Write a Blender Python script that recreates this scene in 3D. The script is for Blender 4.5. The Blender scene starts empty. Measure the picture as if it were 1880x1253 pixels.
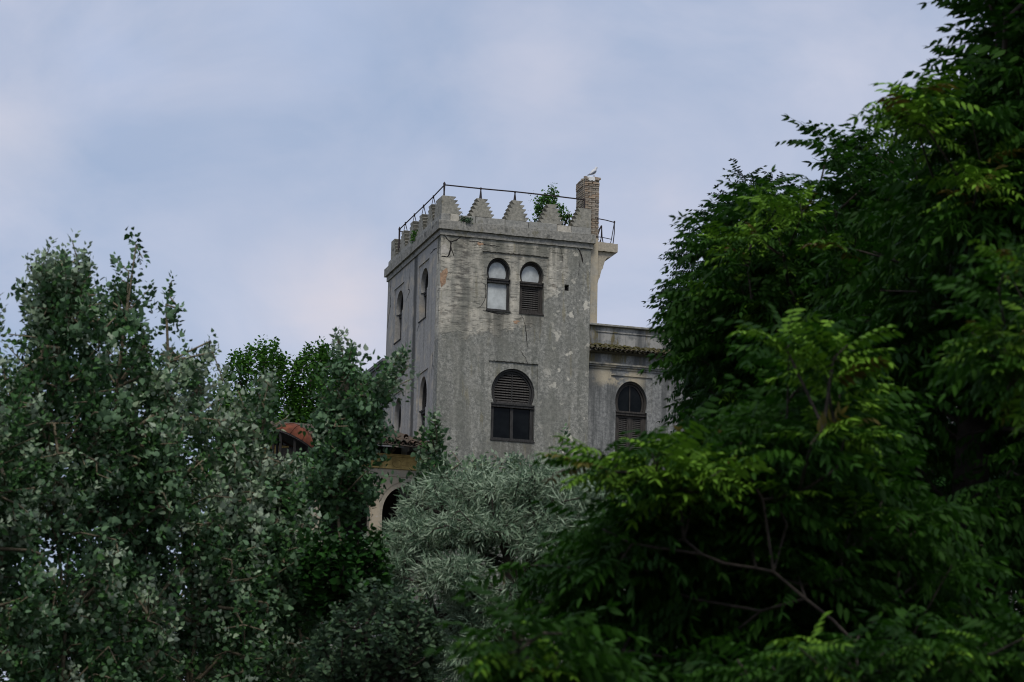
import bpy, bmesh, math, random
import numpy as np
from mathutils import Vector, Matrix
from mathutils.geometry import tessellate_polygon

random.seed(7)
RNG = np.random.default_rng(11)
SC = bpy.context.scene
COL = SC.collection
R_ = math.radians

# ------------------------------------------------------------------ camera
FPX, TILT, ROLL, YAW = 5000.0, 0.2193, 0.0216, 0.2913
W_PX, H_PX = 1880.0, 1253.0
CAM = np.array([0.0, 0.0, 1.7])
_r0 = np.array([1.0, 0, 0]); FW = np.array([0, math.cos(TILT), math.sin(TILT)]); _u0 = np.array([0, -math.sin(TILT), math.cos(TILT)])
RT = math.cos(ROLL) * _r0 + math.sin(ROLL) * _u0
UP = -math.sin(ROLL) * _r0 + math.cos(ROLL) * _u0
cam_data = bpy.data.cameras.new("camera")
cam = bpy.data.objects.new("camera", cam_data); COL.objects.link(cam)
cam_data.sensor_width = 36.0
cam_data.lens = FPX / W_PX * 36.0
cam_data.clip_start = 0.5
cam_data.clip_end = 6000
cam_data.dof.use_dof = True
cam_data.dof.focus_distance = 90.0
cam_data.dof.aperture_fstop = 4.5
M = Matrix.Identity(4)
for i in range(3):
    M[i][0] = RT[i]; M[i][1] = UP[i]; M[i][2] = -FW[i]; M[i][3] = CAM[i]
cam.matrix_world = M
SC.camera = cam

# ------------------------------------------------------------------ world, sun, exposure
SUN_EL, SUN_AZ = R_(58), R_(178)         # azimuth clockwise from +Y: high light from behind the camera
world = bpy.data.worlds.new("World"); SC.world = world; world.use_nodes = True
nt = world.node_tree; nt.nodes.clear()
wo = nt.nodes.new("ShaderNodeOutputWorld"); bg = nt.nodes.new("ShaderNodeBackground")
sky = nt.nodes.new("ShaderNodeTexSky"); sky.sky_type = 'NISHITA'; sky.sun_disc = False
sky.sun_elevation = SUN_EL; sky.sun_rotation = SUN_AZ
sky.air_density = 1.0; sky.dust_density = 1.5; sky.ozone_density = 1.5
tc = nt.nodes.new("ShaderNodeTexCoord")
mp = nt.nodes.new("ShaderNodeMapping"); mp.inputs['Scale'].default_value = (1.0, 1.0, 1.5)
mp.inputs['Rotation'].default_value = (0.1, 0.25, 0.35); mp.inputs['Location'].default_value = (3.1, 0.4, 1.7)
n1 = nt.nodes.new("ShaderNodeTexNoise"); n1.inputs['Scale'].default_value = 7.5; n1.inputs['Detail'].default_value = 5; n1.inputs['Roughness'].default_value = .48; n1.inputs['Distortion'].default_value = .35
n2 = nt.nodes.new("ShaderNodeTexNoise"); n2.inputs['Scale'].default_value = 8.0; n2.inputs['Detail'].default_value = 6; n2.inputs['Roughness'].default_value = .56; n2.inputs['Distortion'].default_value = .35
r1 = nt.nodes.new("ShaderNodeValToRGB"); r1.color_ramp.elements[0].position = .36; r1.color_ramp.elements[1].position = .66
r1.color_ramp.elements[0].color = (.70, .70, .70, 1); r1.color_ramp.elements[1].color = (1, 1, 1, 1)
r2 = nt.nodes.new("ShaderNodeValToRGB"); r2.color_ramp.elements[0].position = .36; r2.color_ramp.elements[1].position = .66
r2.color_ramp.elements[0].color = (3.10, 3.72, 5.05, 1); r2.color_ramp.elements[1].color = (4.55, 4.75, 5.75, 1)
sm = nt.nodes.new("ShaderNodeMix"); sm.data_type = 'RGBA'
L = nt.links.new
L(tc.outputs['Generated'], mp.inputs['Vector']); L(mp.outputs['Vector'], n1.inputs['Vector']); L(mp.outputs['Vector'], n2.inputs['Vector'])
L(n1.outputs['Fac'], r1.inputs['Fac']); L(n2.outputs['Fac'], r2.inputs['Fac'])
L(r1.outputs['Color'], sm.inputs[0]); L(sky.outputs['Color'], sm.inputs[6]); L(r2.outputs['Color'], sm.inputs[7])
def sky_dir(x, y):
    d = FW + (x - 940) / FPX * RT - (y - 626.5) / FPX * UP; return tuple(d / np.linalg.norm(d))
n3 = nt.nodes.new("ShaderNodeTexNoise"); n3.inputs['Scale'].default_value = 17; n3.inputs['Detail'].default_value = 6; n3.inputs['Roughness'].default_value = .55; n3.inputs['Distortion'].default_value = .4
L(mp.outputs['Vector'], n3.inputs['Vector'])
last_ = sm.outputs[2]
for (px_, py_, rad_, col_, amt_) in ((630, 540, .040, (5.6, 5.2, 5.55, 1), .75), (-10, 240, .036, (5.3, 5.2, 5.75, 1), .42), (1000, 160, .040, (5.0, 5.0, 5.8, 1), .5), (1230, 370, .03, (5.3, 5.1, 5.7, 1), .5), (560, 40, .035, (3.35, 4.1, 5.75, 1), .55), (180, 120, .026, (3.3, 4.05, 5.7, 1), .5), (420, 420, .030, (3.0, 3.65, 5.0, 1), .5)):
    ds = nt.nodes.new("ShaderNodeVectorMath"); ds.operation = 'DISTANCE'; ds.inputs[1].default_value = sky_dir(px_, py_); L(tc.outputs['Generated'], ds.inputs[0])
    ad = nt.nodes.new("ShaderNodeMath"); ad.operation = 'MULTIPLY_ADD'; ad.inputs[1].default_value = .07; L(n3.outputs['Fac'], ad.inputs[0]); L(ds.outputs['Value'], ad.inputs[2])
    mr = nt.nodes.new("ShaderNodeMapRange"); mr.interpolation_type = 'SMOOTHSTEP'; mr.inputs['From Min'].default_value = rad_ + .040; mr.inputs['From Max'].default_value = .022
    mr.inputs['To Max'].default_value = amt_; L(ad.outputs[0], mr.inputs['Value'])
    mx_ = nt.nodes.new("ShaderNodeMix"); mx_.data_type = 'RGBA'; L(mr.outputs[0], mx_.inputs[0]); L(last_, mx_.inputs[6]); mx_.inputs[7].default_value = col_; last_ = mx_.outputs[2]
L(last_, bg.inputs['Color']); bg.inputs['Strength'].default_value = 0.1
L(bg.outputs[0], wo.inputs['Surface'])

sd = bpy.data.lights.new("sun", 'SUN'); sd.energy = 1.5; sd.angle = R_(18); sd.color = (1.0, .95, .87)
sun = bpy.data.objects.new("sun", sd); COL.objects.link(sun)
sdir = Vector((math.sin(SUN_AZ) * math.cos(SUN_EL), math.cos(SUN_AZ) * math.cos(SUN_EL), math.sin(SUN_EL)))
sun.rotation_euler = sdir.to_track_quat('Z', 'Y').to_euler()
sun.location = (30, -20, 40)

SC.view_settings.view_transform = 'Standard'
SC.view_settings.look = 'None'
SC.view_settings.gamma = 1.0
SC.view_settings.use_curve_mapping = False
SC.view_settings.exposure = 0.4
SC.render.engine = 'CYCLES'
SC.cycles.use_denoising = True
SC.cycles.filter_width = 1.1
SC.cycles.max_bounces = 5
SC.cycles.diffuse_bounces = 3
SC.cycles.glossy_bounces = 2
SC.cycles.transmission_bounces = 3
SC.cycles.sample_clamp_indirect = 4.0

# ------------------------------------------------------------------ camera maths
def pix_ray(x, y): return FW + (x - 940) / FPX * RT - (y - 626.5) / FPX * UP
def at(x, y, Y):
    d = pix_ray(x, y); return CAM + d * (Y / d[1])
def project(P):
    v = P - CAM; w = v @ FW
    return 940 + FPX * (v @ RT) / w, 626.5 - FPX * (v @ UP) / w, w
def ground_z(x, y):
    def s(a, b, t):
        t = np.clip((t - a) / (b - a), 0, 1); return t * t * (3 - 2 * t)
    z = 7.5 * s(12, 80, y)
    return z + .25 * np.sin(x * .21 + 1) * np.sin(y * .17) * s(8, 30, y)

# ------------------------------------------------------------------ materials
def mat_new(name):
    m = bpy.data.materials.new(name); m.use_nodes = True
    n = m.node_tree.nodes; n.clear()
    out = n.new("ShaderNodeOutputMaterial"); b = n.new("ShaderNodeBsdfPrincipled")
    m.node_tree.links.new(b.outputs[0], out.inputs['Surface'])
    return m, m.node_tree, b, out
class NG:
    """tiny node helper"""
    def __init__(s, nt): s.nt = nt; s.n = nt.nodes; s.l = nt.links.new; s._tc = None
    def node(s, t, **kw):
        n = s.n.new(t)
        for k, v in kw.items(): setattr(n, k, v)
        return n
    def obj(s):
        if s._tc is None: s._tc = s.node("ShaderNodeTexCoord")
        return s._tc.outputs['Object']
    def mapping(s, scale=(1, 1, 1), loc=(0, 0, 0), src=None):
        m = s.node("ShaderNodeMapping"); m.inputs['Scale'].default_value = scale; m.inputs['Location'].default_value = loc
        s.l(src or s.obj(), m.inputs['Vector']); return m.outputs[0]
    def noise(s, scale, detail=4, rough=.5, vec=None, dist=0.0):
        n = s.node("ShaderNodeTexNoise"); n.inputs['Scale'].default_value = scale; n.inputs['Detail'].default_value = detail
        n.inputs['Roughness'].default_value = rough; n.inputs['Distortion'].default_value = dist
        s.l(vec if vec is not None else s.obj(), n.inputs['Vector']); return n.outputs['Fac']
    def voro(s, scale, vec=None):
        n = s.node("ShaderNodeTexVoronoi"); n.inputs['Scale'].default_value = scale
        s.l(vec if vec is not None else s.obj(), n.inputs['Vector']); return n.outputs['Distance']
    def ramp(s, f, a, b, ca=0.0, cb=1.0):
        n = s.node("ShaderNodeMapRange", interpolation_type='SMOOTHSTEP'); n.inputs['From Min'].default_value = a; n.inputs['From Max'].default_value = b
        n.inputs['To Min'].default_value = ca; n.inputs['To Max'].default_value = cb
        s.l(f, n.inputs['Value']); return n.outputs[0]
    def math(s, op, a, b=None):
        n = s.node("ShaderNodeMath", operation=op)
        for i, v in enumerate((a, b)):
            if v is None: continue
            if isinstance(v, (int, float)): n.inputs[i].default_value = v
            else: s.l(v, n.inputs[i])
        return n.outputs[0]
    def mix(s, f, a, b):
        n = s.node("ShaderNodeMix", data_type='RGBA')
        for i, v in ((0, f), (6, a), (7, b)):
            if isinstance(v, (int, float)): n.inputs[i].default_value = v
            elif isinstance(v, tuple): n.inputs[i].default_value = (*v, 1)
            else: s.l(v, n.inputs[i])
        return n.outputs[2]
    def xyz(s):
        n = s.node("ShaderNodeSeparateXYZ"); s.l(s.obj(), n.inputs[0]); return n.outputs
    def bump(s, h, strength, dist, bsdf):
        n = s.node("ShaderNodeBump"); n.inputs['Strength'].default_value = strength; n.inputs['Distance'].default_value = dist
        s.l(h, n.inputs['Height']); s.l(n.outputs[0], bsdf.inputs['Normal'])

def simple(name, col, rough=.8, var=.25, scale=6.0, bump=.3, bd=.01, spec=.3, metal=0, dark=None):
    m, t, b, o = mat_new(name); g = NG(t)
    f = g.ramp(g.noise(scale, 6, .6), .3, .7)
    lo = tuple(c * (1 - var) for c in col) if dark is None else dark
    hi = tuple(min(1, c * (1 + var)) for c in col)
    g.l(g.mix(f, lo, hi), b.inputs['Base Color'])
    b.inputs['Roughness'].default_value = rough; b.inputs['Specular IOR Level'].default_value = spec; b.inputs['Metallic'].default_value = metal
    if bump: g.bump(g.noise(scale * 5, 5, .6), bump, bd, b)
    return m

def front_stucco():
    m, t, b, o = mat_new("grey_render_front"); g = NG(t); X, Y, Z = g.xyz()
    big = g.noise(.55, 6, .6); mid = g.noise(2.2, 7, .62); fine = g.noise(9, 5, .75); peb = g.noise(14, 4, .8)
    blot = g.noise(5.2, 9, .76, None, .25)
    grain = g.noise(11, 3, .6, g.mapping((1, 1, .8)))
    streak = g.noise(1.0, 7, .6, g.mapping((2.6, 2.6, .22)))
    horiz = g.noise(1.0, 7, .74, g.mapping((2.6, 2.6, 10.5)), .3)
    horiz2 = g.noise(1.0, 4, .6, g.mapping((1.3, 1.3, 7)))
    # lower pebble-dash
    low = g.mix(g.ramp(fine, .36, .66), (.112, .116, .110), (.28, .28, .265))
    low = g.mix(g.math('MULTIPLY', g.ramp(peb, .55, .68), .55), low, (.47, .46, .43))
    low = g.mix(g.math('MULTIPLY', g.ramp(peb, .46, .36), .5), low, (.09, .09, .09))
    low = g.mix(g.math('MULTIPLY', g.ramp(mid, .42, .7), .45), low, (.27, .262, .24))
    low = g.mix(g.math('MULTIPLY', g.ramp(blot, .50, .64), .42), low, (.085, .088, .083))
    low = g.mix(g.math('MULTIPLY', g.ramp(blot, .42, .34), .35), low, (.40, .39, .36))
    low = g.mix(g.math('MULTIPLY', g.ramp(grain, .54, .68), .24), low, (.37, .365, .335))
    low = g.mix(g.math('MULTIPLY', g.ramp(grain, .46, .32), .24), low, (.075, .077, .073))
    # upper peeled render, beige with brick coursing showing through
    up = g.mix(g.ramp(mid, .34, .66), (.30, .29, .26), (.43, .405, .355))
    up = g.mix(g.math('MULTIPLY', g.ramp(horiz2, .5, .72), .6), up, (.33, .32, .30))
    up = g.mix(g.math('MULTIPLY', g.ramp(horiz, .53, .62), g.ramp(mid, .38, .60, .15, .85)), up, (.10, .095, .085))
    up = g.mix(g.math('MULTIPLY', g.ramp(blot, .52, .62), .55), up, (.17, .165, .15))
    up = g.mix(g.math('MULTIPLY', g.ramp(grain, .55, .68), .3), up, (.52, .49, .43))
    up = g.mix(g.math('MULTIPLY', g.ramp(g.noise(1.3, 5, .65), .60, .70), .35), up, (.36, .22, .14))
    # where the render has come off
    zz = g.math('ADD', Z, g.math('MULTIPLY', g.math('SUBTRACT', mid, .5), 1.5))
    zz = g.math('ADD', zz, g.math('MULTIPLY', X, -.18))
    mz = g.ramp(zz, 21.85, 22.05)
    xx = g.math('ADD', X, g.math('MULTIPLY', g.math('SUBTRACT', mid, .5), 1.4))
    xx = g.math('SUBTRACT', xx, g.math('MULTIPLY', g.ramp(Z, 23.0, 24.6), 1.25))
    mx = g.ramp(xx, 3.5, 3.25)
    mask = g.math('MULTIPLY', mz, mx)
    c = g.mix(mask, low, up)
    # rain streaks and black growth
    st = g.math('MULTIPLY', g.ramp(streak, .47, .66), .62)
    c = g.mix(st, c, (.105, .108, .105))
    broad = g.noise(1.0, 5, .62, g.mapping((1.55, 1.55, .10), (2.3, 0, 1)))
    bs = g.math('MULTIPLY', g.ramp(broad, .47, .60), g.math('MULTIPLY', g.ramp(Z, 22.8, 21.4, .2, .65), g.ramp(blot, .36, .56, .25, 1.0)))
    c = g.mix(g.math('MULTIPLY', bs, g.ramp(fine, .25, .55, .55, 1.0)), c, (.085, .09, .082))
    xs = g.math('ABSOLUTE', g.math('SUBTRACT', g.math('ADD', X, g.math('MULTIPLY', g.math('SUBTRACT', mid, .5), .5)), .8))
    blk = g.math('MULTIPLY', g.ramp(xs, .42, .08), g.ramp(Z, 21.2, 23.0))
    c = g.mix(g.math('MULTIPLY', g.math('MULTIPLY', blk, g.ramp(horiz2, .38, .6)), .8), c, (.075, .072, .068))
    # dirt washed down from the sills and out from under the cornice
    for (xa, xb, zs, ln) in ((1.62, 2.60, 23.06, 1.5), (2.80, 3.78, 23.06, 1.1), (1.88, 3.52, 18.58, 1.6)):
        xm_ = g.ramp(g.math('ABSOLUTE', g.math('SUBTRACT', X, (xa + xb) / 2)), (xb - xa) / 2 + .05, (xb - xa) / 2 - .12)
        zm_ = g.math('MULTIPLY', g.ramp(Z, zs - ln, zs - .1), g.ramp(Z, zs + .03, zs))
        c = g.mix(g.math('MULTIPLY', g.math('MULTIPLY', xm_, zm_), g.ramp(streak, .36, .58, .1, .75)), c, (.085, .082, .072))
    c = g.mix(g.math('MULTIPLY', g.ramp(Z, 24.7, 25.5), g.ramp(streak, .42, .60, .0, .7)), c, (.10, .10, .085))
    # pale lichen blotches towards the right edge
    li = g.math('MULTIPLY', g.ramp(g.noise(3.2, 3, .55, g.mapping((1, 1, 1), (4, 2, 9))), .60, .66), g.ramp(X, 3.2, 4.6))
    c = g.mix(g.math('MULTIPLY', li, .75), c, (.50, .48, .43))
    gr = g.math('MULTIPLY', g.ramp(g.noise(1.1, 4, .6, g.mapping((3.2, 3.2, .5), (7, 1, 3))), .58, .70), .5)
    c = g.mix(gr, c, (.17, .15, .085))
    c = g.mix(g.math('MULTIPLY', g.ramp(g.noise(.95, 7, .62, g.mapping((1.25, 1.25, .55), (3.7, 0, 2.2)), .3), .47, .60), .5), c, (.125, .128, .115))
    hv = g.node('ShaderNodeMix', data_type='RGBA', blend_type='MULTIPLY'); hv.inputs[0].default_value = 1; g.l(c, hv.inputs[6]); hv.inputs[7].default_value = (1.36, 1.335, 1.235, 1); c = hv.outputs[2]
    g.l(c, b.inputs['Base Color']); b.inputs['Roughness'].default_value = .95; b.inputs['Specular IOR Level'].default_value = .15
    h = g.math('ADD', g.math('MULTIPLY', g.math('SUBTRACT', fine, .5), 1.0), g.math('MULTIPLY', g.math('MULTIPLY', g.ramp(horiz, .66, .5), mask), .8))
    g.bump(h, .9, .02, b)
    return m

def side_plaster(name, base, beige, dark, stain=True, beige_at=(.5, .62)):
    m, t, b, o = mat_new(name); g = NG(t); X, Y, Z = g.xyz()
    mid = g.noise(1.6, 8, .66); fine = g.noise(9, 5, .72)
    streak = g.noise(1.0, 7, .62, g.mapping((3.4, 3.4, .28)))
    c = g.mix(g.ramp(fine, .3, .7), tuple(v * .82 for v in base), tuple(v * 1.15 for v in base))
    c = g.mix(g.math('MULTIPLY', g.ramp(mid, *beige_at), .85), c, beige)
    c = g.mix(g.math('MULTIPLY', g.ramp(streak, .49, .7), .5), c, dark)
    c = g.mix(g.math('MULTIPLY', g.ramp(g.noise(9, 4, .7), .62, .68), .5), c, (.45, .44, .41))
    if stain:
        ys = g.math('ABSOLUTE', g.math('SUBTRACT', g.math('ADD', Y, g.math('MULTIPLY', g.math('SUBTRACT', mid, .5), .35)), 3.3))
        c = g.mix(g.math('MULTIPLY', g.ramp(ys, .34, .1), .85), c, (.055, .056, .052))
    g.l(c, b.inputs['Base Color']); b.inputs['Roughness'].default_value = .93; b.inputs['Specular IOR Level'].default_value = .15
    g.bump(fine, .7, .012, b)
    return m

def wing_stucco():
    m, t, b, o = mat_new("grey_render_wing"); g = NG(t); X, Y, Z = g.xyz()
    mid = g.noise(2.4, 8, .66); fine = g.noise(9, 5, .75)
    streak = g.noise(1.0, 7, .62, g.mapping((3.0, 3.0, .25)))
    c = g.mix(g.ramp(fine, .33, .68), (.15, .152, .145), (.30, .30, .28))
    upm = g.ramp(Z, 21.9, 22.1)
    c = g.mix(g.math('MULTIPLY', g.math('MULTIPLY', g.ramp(mid, .42, .58), upm), .8), c, (.38, .365, .33))
    c = g.mix(g.math('MULTIPLY', g.ramp(streak, .44, .62), .8), c, (.085, .088, .085))
    # ochre algae under the coping and below the tiles
    al = g.math('MULTIPLY', g.ramp(g.noise(.9, 5, .6, g.mapping((2.6, 2.6, .6), (1.9, 0, 5))), .52, .62), g.ramp(Z, 21.45, 21.7))
    c = g.mix(g.math('MULTIPLY', al, .75), c, (.13, .105, .035))
    # cream limewash left over by the window head
    xm = g.math('ABSOLUTE', g.math('SUBTRACT', X, 6.6))
    zm = g.math('ABSOLUTE', g.math('SUBTRACT', Z, 21.2))
    cr = g.math('MULTIPLY', g.math('MULTIPLY', g.ramp(xm, 1.2, .5), g.ramp(zm, .55, .2)), g.ramp(mid, .40, .52))
    c = g.mix(g.math('MULTIPLY', cr, .8), c, (.50, .43, .30))
    g.l(c, b.inputs['Base Color']); b.inputs['Roughness'].default_value = .95; b.inputs['Specular IOR Level'].default_value = .15
    g.bump(fine, .8, .015, b)
    return m

def stone_mat(name, lo, hi, moss=.3, lich=.4):
    m, t, b, o = mat_new(name); g = NG(t)
    info = g.node("ShaderNodeObjectInfo")
    add = g.node("ShaderNodeVectorMath", operation='ADD'); g.l(g.obj(), add.inputs[0])
    sc = g.node("ShaderNodeVectorMath", operation='SCALE'); g.l(info.outputs['Location'], sc.inputs[0]); sc.inputs['Scale'].default_value = 1.0
    g.l(sc.outputs[0], add.inputs[1]); v = add.outputs[0]
    f = g.noise(11, 6, .68, v); mid = g.noise(2.6, 6, .6, v)
    c = g.mix(g.ramp(f, .3, .7), lo, hi)
    c = g.mix(g.math('MULTIPLY', g.ramp(mid, .55, .7), .8), c, tuple(x * .42 for x in lo))
    c = g.mix(g.math('MULTIPLY', g.ramp(g.noise(6, 4, .6, v), .60, .66), lich), c, tuple(min(1, x * 1.3) for x in hi))
    c = g.mix(g.math('MULTIPLY', g.ramp(g.noise(3.3, 5, .65, v), .56, .66), moss), c, (.12, .105, .04))
    g.l(c, b.inputs['Base Color']); b.inputs['Roughness'].default_value = .95; b.inputs['Specular IOR Level'].default_value = .15
    g.bump(f, .8, .012, b)
    return m

def brick_mat():
    m, t, b, o = mat_new("weathered_brick"); g = NG(t); info = g.node("ShaderNodeObjectInfo")
    r = g.node("ShaderNodeValToRGB"); e = r.color_ramp.elements
    e[0].position = 0; e[0].color = (.13, .105, .085, 1); e[1].position = 1; e[1].color = (.36, .30, .235, 1)
    for p, cc in ((.3, (.23, .17, .12, 1)), (.5, (.37, .25, .155, 1)), (.7, (.25, .205, .16, 1))):
        q = e.new(p); q.color = cc
    g.l(info.outputs['Random'], r.inputs['Fac'])
    c = g.mix(g.math('MULTIPLY', g.ramp(g.noise(14, 5, .65), .40, .62), .8), r.outputs['Color'], (.40, .365, .30))
    c = g.mix(g.math('MULTIPLY', g.ramp(g.noise(9, 5, .65), .58, .7), .7), c, (.09, .08, .07))
    g.l(c, b.inputs['Base Color']); b.inputs['Roughness'].default_value = .95; b.inputs['Specular IOR Level'].default_value = .15
    g.bump(g.noise(40, 4, .6), .6, .01, b)
    return m

def tile_mat(name, terracotta, grey, moss):
    m, t, b, o = mat_new(name); g = NG(t); info = g.node("ShaderNodeObjectInfo")
    c = g.mix(info.outputs['Random'], terracotta, grey)
    c = g.mix(g.math('MULTIPLY', g.ramp(g.noise(7, 5, .65), .38, .55), moss), c, (.075, .070, .026))
    c = g.mix(g.math('MULTIPLY', g.ramp(g.noise(20, 4, .65), .55, .68), .5), c, (.05, .05, .04))
    g.l(c, b.inputs['Base Color']); b.inputs['Roughness'].default_value = .95; b.inputs['Specular IOR Level'].default_value = .12
    g.bump(g.noise(45, 4, .6), .8, .012, b)
    return m

def wood_mat(name, col):
    m, t, b, o = mat_new(name); g = NG(t)
    f = g.noise(1.0, 5, .6, g.mapping((22, 22, 3)))
    g.l(g.mix(g.ramp(f, .3, .7), tuple(c * .6 for c in col), tuple(c * 1.5 for c in col)), b.inputs['Base Color'])
    b.inputs['Roughness'].default_value = .75; b.inputs['Specular IOR Level'].default_value = .25
    return m

def leaf_mat(name, top_lo, top_hi, under, young=None, trans=.22, rough=.55, tcol=None, flower=None):
    m, t, b, o = mat_new(name); g = NG(t)
    at_ = g.node("ShaderNodeAttribute", attribute_name="tint"); si = g.node("ShaderNodeAttribute", attribute_name="single")
    info = g.node("ShaderNodeObjectInfo")
    v = g.math('ADD', at_.outputs['Fac'], g.math('MULTIPLY', si.outputs['Fac'], info.outputs['Random']))
    c = g.mix(g.ramp(v, 0, 1), top_lo, top_hi)
    if young: c = g.mix(g.ramp(v, .97, 1.75), c, young)
    if flower: c = g.mix(g.ramp(v, 1.85, 1.9), c, flower)
    geo = g.node("ShaderNodeNewGeometry")
    cu = g.mix(.2, under, c) if young is None else g.mix(.75, under, c)
    c2 = g.mix(geo.outputs['Backfacing'], c, cu)
    g.l(c2, b.inputs['Base Color']); b.inputs['Roughness'].default_value = rough; b.inputs['Specular IOR Level'].default_value = .12
    tr = g.node("ShaderNodeBsdfTranslucent"); ms = g.node("ShaderNodeMixShader"); ms.inputs[0].default_value = trans
    if tcol: g.l(g.mix(.5, c, tcol), tr.inputs['Color'])
    else: g.l(c, tr.inputs['Color'])
    g.l(b.outputs[0], ms.inputs[1]); g.l(tr.outputs[0], ms.inputs[2]); g.l(ms.outputs[0], o.inputs['Surface'])
    return m

MAT = dict(
    front=front_stucco(),
    left=side_plaster("blue_grey_plaster", (.335, .325, .30), (.46, .41, .33), (.16, .157, .15)),
    rear=side_plaster("grey_plaster_rear", (.21, .215, .225), (.30, .27, .24), (.12, .12, .13), stain=False),
    wing=wing_stucco(),
    buttress=side_plaster("cream_buttress_plaster", (.40, .37, .30), (.47, .40, .28), (.25, .235, .20), stain=False, beige_at=(.4, .6)),
    cornice=stone_mat("weathered_cornice", (.17, .168, .15), (.35, .335, .29), .45, .35),
    merlon=stone_mat("weathered_merlon_stone", (.20, .195, .165), (.37, .35, .29), .4, .3),
    coping=stone_mat("grey_coping_stone", (.22, .22, .20), (.36, .35, .31), .35, .3),
    cream=stone_mat("cream_coping_stone", (.40, .375, .31), (.54, .50, .42), .05, .2),
    slab=stone_mat("warm_slab_stone", (.33, .30, .235), (.48, .42, .32), .15, .2),
    brick=brick_mat(),
    mortar=simple("old_mortar", (.15, .135, .11), .95, .4, 14),
    guano=simple("white_droppings", (.75, .75, .73), .8, .1, 10),
    iron=simple("rusted_iron", (.030, .022, .022), .7, .5, 18, spec=.3),
    frame=wood_mat("dark_weathered_wood", (.034, .033, .031)),
    slat=wood_mat("grey_brown_slat_wood", (.054, .050, .045)),
    oldframe=wood_mat("brown_shutter_wood", (.042, .037, .032)),
    tile=tile_mat("mossy_roof_tile", (.125, .095, .075), (.12, .115, .10), .7),
    ptile=tile_mat("broken_roof_tile", (.115, .075, .06), (.085, .075, .065), .25),
    crack_or_shade=simple("crack_shadow_gap", (.020, .018, .016), .95, .3, 20, bump=0),
    raw=simple("exposed_brick_patch", (.36, .235, .15), .95, .35, 9, .8, .02),
    limewash=simple("pale_plaster_patch", (.46, .43, .37), .95, .2, 6, .5, .01),
    cream_wall=side_plaster("cream_porch_wall", (.36, .32, .25), (.42, .35, .25), (.24, .23, .20), stain=False, beige_at=(.4, .6)),
    ochre=simple("ochre_frieze", (.42, .30, .11), .9, .35, 3, .4, .01),
    soffit=wood_mat("dark_eave_timber", (.045, .035, .028)),
    rust=simple("rust_red_sheet", (.120, .034, .015), .9, .4, 3.5, .2, .005, spec=.35),
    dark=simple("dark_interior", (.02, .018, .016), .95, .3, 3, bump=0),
    roof=simple("flat_roof", (.14, .13, .12), .95, .3, 4),
    gull_white=simple("white_feathers", (.60, .60, .59), .8, .04, 12, .2, .005),
    gull_grey=simple("grey_feathers", (.20, .22, .26), .8, .15, 12, .2, .005),
    gull_beak=simple("yellow_beak", (.55, .38, .08), .5, .1, 10, bump=0),
    bark=simple("pale_brown_bark", (.17, .14, .09), .9, .45, 9, .8, .02),
    bark_grey=simple("grey_bark", (.065, .056, .046), .9, .45, 8, .8, .02),
    bark_dark=simple("dark_bark", (.045, .036, .028), .9, .4, 8, .8, .02),
    ground=simple("dark_earth_and_litter", (.035, .036, .018), 1.0, .5, 1.2, .8, .05),
)
def glass_mat(name, col, rough=.06):
    m, t, b, o = mat_new(name); g = NG(t)
    f = g.ramp(g.noise(2.2, 5, .6), .35, .7)
    g.l(g.mix(f, col, tuple(min(1, c * 1.6 + .003) for c in col)), b.inputs['Base Color'])
    b.inputs['Roughness'].default_value = rough; b.inputs['Specular IOR Level'].default_value = .09
    g.bump(g.noise(1.6, 2, .5), .15, .03, b)
    return m
MAT['pane_dark'] = glass_mat("dark_window_glass", (.003, .004, .0045))
MAT['pane_pale'] = glass_mat("whitened_window_glass", (.36, .38, .37), .25)

MAT['poplar'] = leaf_mat("white_poplar_leaf", (.017, .054, .015), (.060, .142, .038), (.125, .21, .115), trans=.10, rough=.6)
MAT['poplar_tip'] = leaf_mat("downy_lit_poplar_leaf", (.12, .19, .10), (.30, .39, .25), (.36, .43, .32), trans=.12, rough=.8)  # downy pale leaves; the pale colour also paints in lit clump tops
MAT['ail'] = leaf_mat("tree_of_heaven_leaf", (.009, .033, .004), (.026, .079, .006), (.022, .062, .008), young=(.15, .29, .024), trans=.25, rough=.65, tcol=(.03, .12, .005))
MAT['ail_red'] = leaf_mat("reddish_young_leaf", (.075, .05, .012), (.12, .11, .016), (.08, .06, .016), trans=.2)
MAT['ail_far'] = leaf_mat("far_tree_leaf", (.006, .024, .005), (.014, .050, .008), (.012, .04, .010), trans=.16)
MAT['olive'] = leaf_mat("silver_olive_leaf", (.085, .155, .088), (.30, .395, .265), (.33, .41, .29), trans=.10, rough=.7)
MAT['green'] = leaf_mat("bright_green_leaf", (.028, .090, .012), (.085, .215, .026), (.06, .15, .03), trans=.3)
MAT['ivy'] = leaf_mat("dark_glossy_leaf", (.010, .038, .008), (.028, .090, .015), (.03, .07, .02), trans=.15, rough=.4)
MAT['shrub'] = leaf_mat("grey_green_shrub_leaf", (.028, .060, .030), (.080, .130, .065), (.12, .17, .11), trans=.15)

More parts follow.
